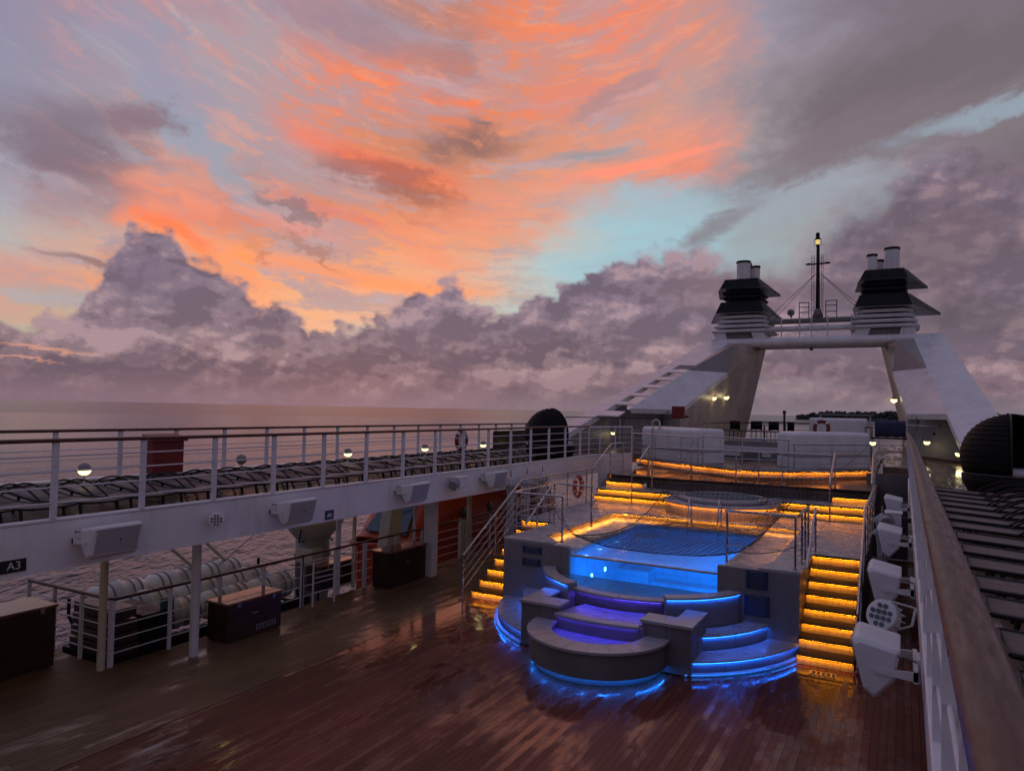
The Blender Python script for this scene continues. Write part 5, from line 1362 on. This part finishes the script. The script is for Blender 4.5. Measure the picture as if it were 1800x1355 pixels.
def parlight(label, c, aim, wall, r=0.12):
    t = thing('spotlight', label, 'spotlight', c)
    q = Vector(aim).normalized().to_track_quat('Z', 'Y').to_matrix().to_4x4(); m_ = Matrix.Translation(c) @ q
    MB().lathe([(0, -0.16), (r * 0.62, -0.16), (r * 0.75, -0.12), (r * 0.98, 0.0), (r * 1.05, 0.005), (r * 1.05, 0.03), (r * 0.97, 0.035), (0, 0.02)], (0, 0, 0), 28).tf(m_).build('housing', M['white2'], t)
    n = 14
    for k in range(n):
        a = 2 * math.pi * k / n
        MB().box(r * 0.7, r * 1.05, -0.004, 0.004, -0.13, 0.0, m_ @ Matrix.Rotation(a, 4, 'Z')).build('cooling_fin', M['white2'], t)
    pts_ = [(x * 0.36 * r, y * 0.36 * r) for x in (-1.5, -0.5, 0.5, 1.5) for y in (-1.5, -0.5, 0.5, 1.5) if not (abs(x) > 1 and abs(y) > 1)]
    for x, y in pts_:
        MB().lathe([(0, 0.028), (r * 0.14, 0.030), (r * 0.155, 0.042), (r * 0.13, 0.043), (0.0, 0.036)], (0, 0, 0), 12).tf(m_ @ Matrix.Translation((x * 1.15, y * 1.15, 0))).build('lens', M['glassdark'], t)
    s_ = Vector((m_ @ Vector((0, 1, 0))) - Vector(c)).normalized()
    w = Vector(wall)
    cc = Vector(c); back = cc - Vector(aim).normalized() * 0.06
    for sg in (-1, 1):
        a = back + s_ * sg * r * 1.12; b_ = w + s_ * sg * r * 0.6
        MB().tube([a, a.lerp(b_, 0.7), b_], 0.009, 6).build('yoke', M['white2'], t)
    MB().cyl(back - s_ * r * 1.16, back + s_ * r * 1.16, 0.012, 8).build('pivot', M['white2'], t)
    MB().tube([w + s_ * r * 0.6, w, w - s_ * r * 0.6], 0.014, 6).build('wall_bracket', M['white2'], t)
    return t
parlight('round white twelve-lens light between two loudspeakers on the right beam', (-0.17, 7.45, 2.38), (-0.45, -0.75, 0.35), (0.08, 7.55, 2.38), 0.135)
parlight('small round multi-lens light on the left beam between loudspeakers', (-9.0, 7.25, 2.47), (0.7, -0.65, 0.0), (-9.18, 7.35, 2.47), 0.105)
def projector(label, c, side, wallx):
    t = thing('projector', label, 'projector', c)
    x, y, z = c
    MB().box(x - 0.12, x + 0.12, y - 0.20, y + 0.20, z - 0.10, z + 0.12).build('housing', M['white2'], t, 0.02)
    MB().cyl((x - 0.02 + side * 0.06, y - 0.19, z), (x + side * 0.10, y - 0.42, z - 0.03), 0.10, 20).build('snoot', M['clad'], t)
    MB().box(x - 0.14, x + 0.14, y - 0.22, y + 0.22, z + 0.122, z + 0.135).build('rain_cap', M['white2'], t)
    MB().box(*sorted((x - side * 0.12, wallx + side * 0.002)), y - 0.04, y + 0.04, z - 0.04, z + 0.04).build('arm', M['rubber'], t)
    MB().tube([(x - side * 0.1, y + 0.1, z - 0.08), (x - side * 0.14, y + 0.02, z - 0.2), (x - side * 0.18, y - 0.05, z - 0.12)], 0.012, 6).build('cable', M['rubber'], t)
    return t
projector('white effects projector with cable on the left beam', (-8.98, 13.85, 2.50), 1, -9.2)
projector('white effects projector with round snout on the right beam', (-0.16, 14.2, 2.42), -1, 0.11)
# signs on the left beam
t = thing('station_sign', 'black square sign reading A3 on the left beam', 'sign', (-9.195, 4.5, 2.3))
MB().box(-9.198, -9.188, 4.27, 4.72, 2.165, 2.315).build('plate', M['ink'], t)
text_mesh('A3', 0.135, M['inkw'], 'lettering', t, (-9.187, 4.585, 2.24), (rad(90), 0, rad(90)))
t = thing('station_sign', 'small blue sign with white arch symbol under the left beam loudspeakers', 'sign', (-9.195, 9.85, 2.2))
MB().box(-9.198, -9.188, 9.74, 9.96, 2.13, 2.30).build('plate', M['bluesign'], t)
MB().arc((0, 0), 0.035, 0.06, 0, 180, 0, 0.003, 14).tf(Matrix.Translation((-9.187, 9.85, 2.185)) @ Matrix.Rotation(rad(90), 4, 'Z') @ Matrix.Rotation(rad(90), 4, 'X')).build('symbol', M['inkw'], t)
MB().box(-9.187, -9.184, 9.82, 9.88, 2.185, 2.205).build('symbol', M['inkw'], t)
# ------------------------------------------------------------------ folded umbrellas
umb = None
def umbrella(label, x, y, z0, h=2.5, group='folded white umbrellas left of the terrace stairs'):
    global umb
    if umb is None:
        umb = thing('folded_umbrella', label, 'umbrella', (0, 0, 0), group)
        MB().cyl((0, 0, 0.1), (0, 0, 2.62), 0.022, 8).build('pole', M['steel'], umb)
        rows = []
        for k, (z, r) in enumerate([(2.5, 0.02), (2.46, 0.07), (2.34, 0.15), (2.27, 0.17), (2.262, 0.11), (2.0, 0.085), (1.6, 0.075), (1.2, 0.10), (0.95, 0.15), (0.93, 0.12)]):
            rows.append([((r * (1 + (0.22 if j % 2 else -0.18) * (k > 1))) * math.cos(2 * math.pi * j / 16), (r * (1 + (0.22 if j % 2 else -0.18) * (k > 1))) * math.sin(2 * math.pi * j / 16), z) for j in range(16)])
        mb = MB(); mb.grid(rows, close_v=True, smooth=False); mb.build('canopy', M['cloth'], umb)
        MB().tube([(0.092 * math.cos(2 * math.pi * j / 12), 0.092 * math.sin(2 * math.pi * j / 12), 1.5) for j in range(12)], 0.012, 5, closed=True).build('strap', M['cloth'], umb)
        MB().lathe([(0, 0.0), (0.26, 0.0), (0.27, 0.06), (0.12, 0.10), (0.05, 0.22), (0, 0.22)], (0, 0, 0), 20).build('base', M['rubber'], umb)
        MB().cyl((0, 0, 2.62), (0, 0, 2.70), 0.012, 6).build('tip', M['steel'], umb)
        umb.location = (x, y, z0); umb.scale = (1, 1, h / 2.5); return umb
    r = dup(umb, (x, y, z0), 0.3, label, group); r.scale = (1, 1, h / 2.5); return r
umbrella('folded white umbrella, leftmost of three beside the left stairs', -8.95, 16.25, 0.006, 2.45)
umbrella('folded white umbrella, middle of three beside the left stairs', -8.95, 17.15, 0.006, 2.45)
umbrella('folded white umbrella, rightmost of three beside the left stairs', -8.95, 18.1, 0.006, 2.45)
umbrella('folded white umbrella behind the projector on the right', -0.42, 17.6, 0.006, 2.1, 'folded umbrellas under the right beam')
umbrella('folded white umbrella nearer the third right loudspeaker', -0.38, 16.4, 0.006, 2.0, 'folded umbrellas under the right beam')
# ------------------------------------------------------------------ sun loungers
def make_lounger():
    t = thing('sun_lounger', 'x', 'sun lounger', (0, 0, 0))
    # lies along +X (foot) to -X (head); origin on the deck
    seat = [(0.95, 0.24), (0.3, 0.20), (-0.15, 0.195)]
    mb = MB(); rows = []
    for x, z in seat: rows.append([(x, -0.27, z), (x, -0.1, z - 0.012), (x, 0.1, z - 0.012), (x, 0.27, z)])
    mb.grid(rows); o = mb.build('seat', M['sling'], t); md = o.modifiers.new('th', 'SOLIDIFY'); md.thickness = 0.012
    mb = MB(); rows = []
    for x, z in ((-0.15, 0.20), (-0.5, 0.25), (-0.9, 0.32)): rows.append([(x, -0.27, z), (x, -0.1, z - 0.012), (x, 0.1, z - 0.012), (x, 0.27, z)])
    mb.grid(rows); o = mb.build('backrest', M['sling'], t); md = o.modifiers.new('th', 'SOLIDIFY'); md.thickness = 0.012
    for sy in (-1, 1):
        y = 0.285 * sy
        MB().tube([(0.96, y, 0.235), (0.3, y, 0.195), (-0.15, y, 0.19), (-0.5, y, 0.245), (-0.92, y, 0.32)], 0.019, 6).build('side_rail', M['lframe'], t)
        MB().tube([(-0.85 + 1.15 * k / 12, y * (1.03), 0.13 + 0.30 * math.sin(math.pi * (0.08 + 0.86 * k / 12)) ** 0.9) for k in range(13)], 0.015, 6).build('armrest', M['lframe'], t)
        MB().tube([(0.72, y, 0.22), (0.76, y, 0.0)], 0.022, 6).build('leg', M['lframe'], t)
        MB().tube([(-0.45, y, 0.24), (-0.58, y, 0.0)], 0.022, 6).build('leg', M['lframe'], t)
    MB().tube([(0.96, -0.285, 0.235), (0.985, 0, 0.23), (0.96, 0.285, 0.235)], 0.016, 6).build('foot_bar', M['lframe'], t)
    MB().tube([(-0.92, -0.285, 0.32), (-0.92, 0.285, 0.32)], 0.016, 6).build('head_bar', M['lframe'], t)
    return t
lg = make_lounger()
ordn = ['nearest', 'second', 'third', 'fourth', 'fifth', 'sixth', 'seventh', 'eighth', 'ninth', 'tenth', 'eleventh', 'twelfth', 'thirteenth', 'fourteenth', 'fifteenth', 'sixteenth', 'seventeenth', 'eighteenth', 'nineteenth', 'twentieth', 'twenty-first', 'twenty-second', 'twenty-third', 'twenty-fourth', 'twenty-fifth', 'twenty-sixth']
rl = random.Random(11)
for k in range(22):
    y = 4.35 + 0.75 * k
    lab = ('grey sling sun lounger on the left deck, %s from the camera' % ordn[k])
    loc = (-10.55 + rl.uniform(-0.05, 0.05), y, 2.598); rz = rad(rl.uniform(-4, 4) + 8)
    if k == 0: o = lg; o.location = loc; o.rotation_euler = (0, 0, rz); o['label'] = lab; o['group'] = 'sun loungers in a row on the left deck'
    else: dup(lg, loc, rz, lab, 'sun loungers in a row on the left deck')
for k, y in enumerate((3.3, 4.2, 5.1, 6.05, 6.9, 7.85, 8.65, 9.6, 10.6, 11.45, 12.35, 13.2, 14.05, 14.9, 15.8)):
    lab = ('grey sling sun lounger on the right deck, %s from the camera' % ordn[k])
    dup(lg, (1.50, y + 0.27, 2.602), math.pi + rad(rl.uniform(-1.5, 1.5)), lab, 'sun loungers in a row on the right deck')
# ------------------------------------------------------------------ daybeds
def daybed(label, c, face, R=0.88):
    t = thing('pod_daybed', label, 'daybed', c)
    ang = math.atan2(face[1], face[0]); m_ = Matrix.Translation(c) @ Matrix.Rotation(ang, 4, 'Z')
    def shell(r, a0, a1, n=30, m=14):
        rows = []
        for j in range(m + 1):
            e = rad(-22 + 112 * j / m)
            rows.append([(r * math.cos(e) * math.cos(rad(a)), r * math.cos(e) * math.sin(rad(a)), 0.80 + r * 0.98 * math.sin(e)) for a in [a0 + (a1 - a0) * k / n for k in range(n + 1)]])
        return rows
    mb = MB(); mb.grid(shell(R, 52, 308)); o = mb.tf(m_).build('shell', M['rattan'], t); md = o.modifiers.new('th', 'SOLIDIFY'); md.thickness = 0.03
    for k in range(13):
        e = rad(-12 + 7.5 * k)
        MB().tube([(R * 1.012 * math.cos(e) * math.cos(rad(a)), R * 1.012 * math.cos(e) * math.sin(rad(a)), 0.80 + R * 0.99 * math.sin(e)) for a in range(54, 308, 11)], 0.009, 5).tf(m_).build('rib', M['lframe'], t)
    for a in (52, 308):
        MB().tube([(R * 1.01 * math.cos(rad(e)) * math.cos(rad(a)), R * 1.01 * math.cos(rad(e)) * math.sin(rad(a)), 0.80 + R * 0.99 * math.sin(rad(e))) for e in range(-22, 91, 8)], 0.022, 6).tf(m_).build('hood_edge', M['lframe'], t)
    MB().lathe([(0, 0.02), (R * 0.82, 0.02), (R * 0.95, 0.25), (R * 0.97, 0.42), (0, 0.42)], (0, 0, 0), 36).tf(m_).build('base', M['rattan'], t)
    MB().lathe([(0, 0.425), (R * 0.86, 0.425), (R * 0.9, 0.47), (R * 0.86, 0.55), (0, 0.56)], (0, 0, 0), 36).tf(m_).build('mattress', M['cushion'], t)
    MB().box(-0.35, -0.15, -0.35, 0.30, 0.56, 0.80, m_ @ Matrix.Rotation(rad(12), 4, 'X')).build('pillow', M['cushion'], t, 0.05, 4)
    return t
daybed('black domed wicker daybed at the far end of the left deck', (-10.55, 21.9, 2.60), (1, 0.55))
daybed('black domed wicker daybed with white pillow on the right deck', (1.98, 18.4, 2.602), (0.8, -0.75), 0.92)
# ------------------------------------------------------------------ raft canisters, davits, boat
can = None
rows_ = [(-11.95, 8.75, 0.28), (-11.95, 9.9, 0.28), (-11.95, 11.05, 0.28), (-12.55, 8.55, 0.38), (-12.55, 9.7, 0.38), (-12.55, 10.85, 0.38), (-13.15, 8.4, 0.50), (-13.15, 9.55, 0.50), (-13.15, 10.7, 0.50), (-11.9, 9.0, -0.36), (-11.9, 10.2, -0.36)]
rown = {-11.95: 'front row', -12.55: 'middle row', -13.15: 'seaward row', -11.9: 'bottom row'}
cnt = {}
for x, y, z in rows_:
    cnt[x] = cnt.get(x, 0) + 1
    lab = 'white life raft canister in the %s, %s from the left' % (rown[x], ['first', 'second', 'third', 'fourth'][cnt[x] - 1])
    if can is None:
        can = thing('raft_canister', lab, 'life raft', (x, y, z), 'white life raft canisters in the left side recess')
        c0 = (x, y, z)
        MB().lathe([(0, -0.56), (0.14, -0.55), (0.22, -0.51), (0.262, -0.44), (0.268, -0.03), (0.29, -0.03), (0.29, 0.03), (0.268, 0.03), (0.262, 0.44), (0.22, 0.51), (0.14, 0.55), (0, 0.56)], c0, 26, axis='y').build('shell', M['canister'], can)
        for yy in (-0.36, -0.2, 0.2, 0.36): MB().lathe([(0.264, yy - 0.02), (0.286, yy - 0.012), (0.286, yy + 0.012), (0.264, yy + 0.02)], c0, 26, axis='y').build('band', M['clad'], can)
        MB().box(x - 0.08, x + 0.08, y - 0.572, y - 0.555, z - 0.06, z + 0.04).build('label', M['ink'], can)
        MB().lathe([(0, 0), (0.03, 0), (0.03, 0.012), (0, 0.012)], (x - 0.05, y - 0.575, z + 0.08), 10, axis='y').build('vent', M['ink'], can)
    else: dup(can, (x, y, z), 0.0, lab)
t = thing('raft_rack', 'dark steel rack holding the white raft canisters beyond the side rail', 'rack', (-12.4, 9.8, 0))
for y in (7.7, 9.0, 10.2, 11.5, 12.1):
    MB().tube([(-11.3, y, -0.30), (-12.95, y, -0.30), (-13.5, y, 0.25), (-13.5, y, 0.55)], 0.035, 6).build('cradle', M['black'], t)
    MB().tube([(-11.55, y, -0.29), (-11.6, y, 0.2)], 0.03, 6).build('cradle_stop', M['black'], t)
MB().box(-13.7, -11.3, 7.6, 12.2, -1.05, -0.98).build('drip_tray', M['black'], t)
for y in (7.7, 9.9, 12.1): MB().tube([(-11.3, y, -0.3), (-12.4, y, -1.0)], 0.03, 6).build('brace', M['black'], t)
# slanting beams hung outboard of the deck
for k, (y, nm) in enumerate(((7.9, 'leftmost'), (8.7, 'second from left'), (11.2, 'third from left'), (12.0, 'rightmost'))):
    o = MB().slab([(-12.1, y, 2.2), (-12.1, y + 0.09, 2.2), (-13.2, y + 2.2 + 0.09, 0.7), (-13.2, y + 2.2, 0.7)], (0.05, 0, -0.05)).build('slanting_beam', M['cream'])
    tag(o, 'pale slanting beam above the raft canisters, %s of four' % nm, 'beam', 'slanting beams above the canisters')
# dark stowage behind the recess rail
t = thing('stowage_stack', 'dark stack of wooden stowage trays behind the recess rail', 'crate', (-11.8, 7.4, 0))
for k in range(4): MB().box(-12.4 + 0.03 * k, -11.18, 7.10, 7.55 - 0.02 * k, 0.05 + 0.2 * k, 0.22 + 0.2 * k).build('tray', M['brown'], t, 0.01)
MB().box(-12.3, -11.2, 7.62, 8.15, -0.2, 0.62).build('chest', M['black'], t)
MB().box(-11.50, -11.42, 8.16, 11.7, -0.95, 0.06).build('screen', M['black'], t)
MB().box(-12.5, -11.15, 7.05, 7.6, -0.2, 0.048).build('pallet', M['black'], t)
o = MB().box(-11.30, -11.27, 8.0, 8.25, 0.55, 0.8).build('safety_sign', M['green']); tag(o, 'small green safety plate below the side rail cap', 'sign')
# davit pedestal
t = thing('davit_crane', 'pale crane pedestal with yellowish funnel-shaped head by the side rail', 'crane', (-12.7, 13.1, -1))
c = (-12.7, 13.05)
MB().lathe([(0, -1.6), (0.50, -1.6), (0.50, -1.5), (0.40, -1.46), (0.40, 0.55), (0.44, 0.56), (0.44, 0.62), (0.41, 0.63), (0.41, 0.98), (0, 0.98)], (c[0], c[1], 0), 28).build('pedestal', M['clad'], t)
MB().lathe([(0, 0.981), (0.42, 0.981), (0.72, 1.35), (0.74, 1.5), (0, 1.5)], (c[0], c[1], 0), 8).build('slewing_head', M['cream'], t)
MB().box(-12.75, -12.2, 12.55, 12.9, 0.45, 0.80).build('control_box', M['cream'], t, 0.02)
MB().tube([(-12.6, 12.6, 1.45), (-12.4, 12.3, 1.0), (-12.55, 12.62, 0.95)], 0.02, 6).build('hose', M['rubber'], t)
MB().tube([(-12.7, 13.0, 1.5), (-12.6, 13.7, 1.75), (-12.5, 14.8, 2.0)], 0.13, 10).build('jib', M['cream'], t)
MB().tube([(-12.3, 10.0, 0.9), (-12.25, 11.2, 1.6), (-12.2, 11.9, 2.1)], 0.008, 5).build('wire', M['rubber'], t)
MB().ball((-12.25, 11.05, 1.55), 0.05, 10, 6, sz=2.2).build('hook_block', M['rubber'], t)
# boat davit frames
t = thing('boat_davit', 'pale leaning davit arm at the near end of the lifeboat', 'davit', (-12.4, 15.2, 0))
MB().slab([(-11.9, 14.6, -1.3), (-11.9, 15.35, -1.3), (-12.1, 15.9, 2.1), (-12.1, 15.5, 2.1)], (-0.35, 0, 0)).build('arm', M['cream'], t, 0.03)
MB().box(-12.5, -11.6, 14.5, 15.5, -1.4, -1.302).build('foot', M['black'], t)
# lifeboat
bt = thing('lifeboat', 'big enclosed orange lifeboat hanging beyond the side rail', 'lifeboat', (-13.6, 21.0, 0))
def hull_row(y):
    s_ = (y - 15.8) / 12.0
    w = 1.55 * (1 - abs(2 * s_ - 1) ** 3.2) ** 0.6 + 0.02
    keel = -1.75 + 0.55 * abs(2 * s_ - 1) ** 3
    gun = 0.10 + 0.18 * abs(2 * s_ - 1) ** 2
    return w, keel, gun
rows = []
for k in range(25):
    y = 15.8 + 12.0 * (0.5 - 0.5 * math.cos(math.pi * k / 24))
    w, ke, gu = hull_row(y)
    rows.append([(-13.6 + w * math.cos(rad(a)) * (1 if abs(math.cos(rad(a))) < 2 else 1), y, gu + (gu - ke) * math.sin(rad(a))) for a in range(180, 361, 12)])
mb = MB(); mb.grid(rows); mb.build('hull', M['orange'], bt)
mb = MB(); mb.tube([r[0] for r in rows] , 0.07, 8); mb.tube([r[-1] for r in rows], 0.07, 8); mb.build('rubbing_strake', M['redring'], bt)
rows = []
for k in range(21):
    s_ = k / 20; y = 16.9 + 9.9 * s_
    w, ke, gu = hull_row(y)
    h = 1.95 * min(1, (s_ / 0.16)) ** 0.75 * min(1, ((1 - s_) / 0.12)) ** 0.6 + 0.05
    rows.append([(-13.6 + 0.97 * w * (abs(math.cos(rad(a))) ** 0.7) * (1 if math.cos(rad(a)) > 0 else -1), y, gu + 0.02 + h * (math.sin(rad(a)) ** 0.75 if 0 < a < 180 else 0)) for a in range(0, 181, 12)])
mb = MB(); mb.grid(rows); mb.poly([p for p in rows[0]]); mb.poly(list(reversed(rows[-1]))); mb.build('canopy', M['orange'], bt)
MB().slab([(-14.3, 16.95, 0.42), (-12.75, 16.95, 0.42), (-12.95, 17.75, 1.32), (-14.1, 17.75, 1.32)], (0, -0.1, 0.06)).build('windscreen', M['glassdark'], bt, 0.01)
MB().slab([(-14.2, 17.85, 1.50), (-12.8, 17.85, 1.50), (-12.75, 19.2, 1.98), (-14.2, 19.2, 2.02)], (0, 0, 0.06)).build('roof_hatch', M['cloth'], bt, 0.02)
for y in (19.0, 20.6, 22.2, 23.8):
    MB().lathe([(0, 0), (0.16, 0), (0.18, 0.02), (0, 0.03)], (-12.13, y, 0.95), 16, axis='x').build('porthole', M['glassdark'], bt)
for y in (17.2, 26.2): MB().tube([(-13.6, y, 1.2), (-13.5, y, 2.4), (-12.2, y, 2.41)], 0.05, 8).build('fall_hook', M['rubber'], bt)
# drain grating where the right stair lands
t = thing('floor_grating', 'small metal drain grating set in the wet planks before the right stairs', 'grating', (-1.16, 12.75, 0))
MB().box(-1.36, -0.96, 12.66, 12.86, 0.001, 0.009).build('frame', M['steel'], t)
for k in range(5): MB().box(-1.32 + 0.075 * k, -1.27 + 0.075 * k, 12.69, 12.83, 0.0095, 0.011).build('slot', M['ink'], t)
# pods: small rectangular vent left of the curb, right deck brackets
t = thing('folding_gate', 'low white gate frame standing open beside the side rail before the davit', 'gate', (-10.9, 11.4, 0))
MB().tube([(-10.80, 11.15, 0.006), (-10.80, 11.15, 0.98), (-10.72, 11.7, 0.98), (-10.72, 11.7, 0.006)], 0.022, 8).build('frame', M['post'], t)
for z in (0.3, 0.6): MB().tube([(-10.80, 11.15, z), (-10.72, 11.7, z)], 0.012, 6).build('bar', M['post'], t)
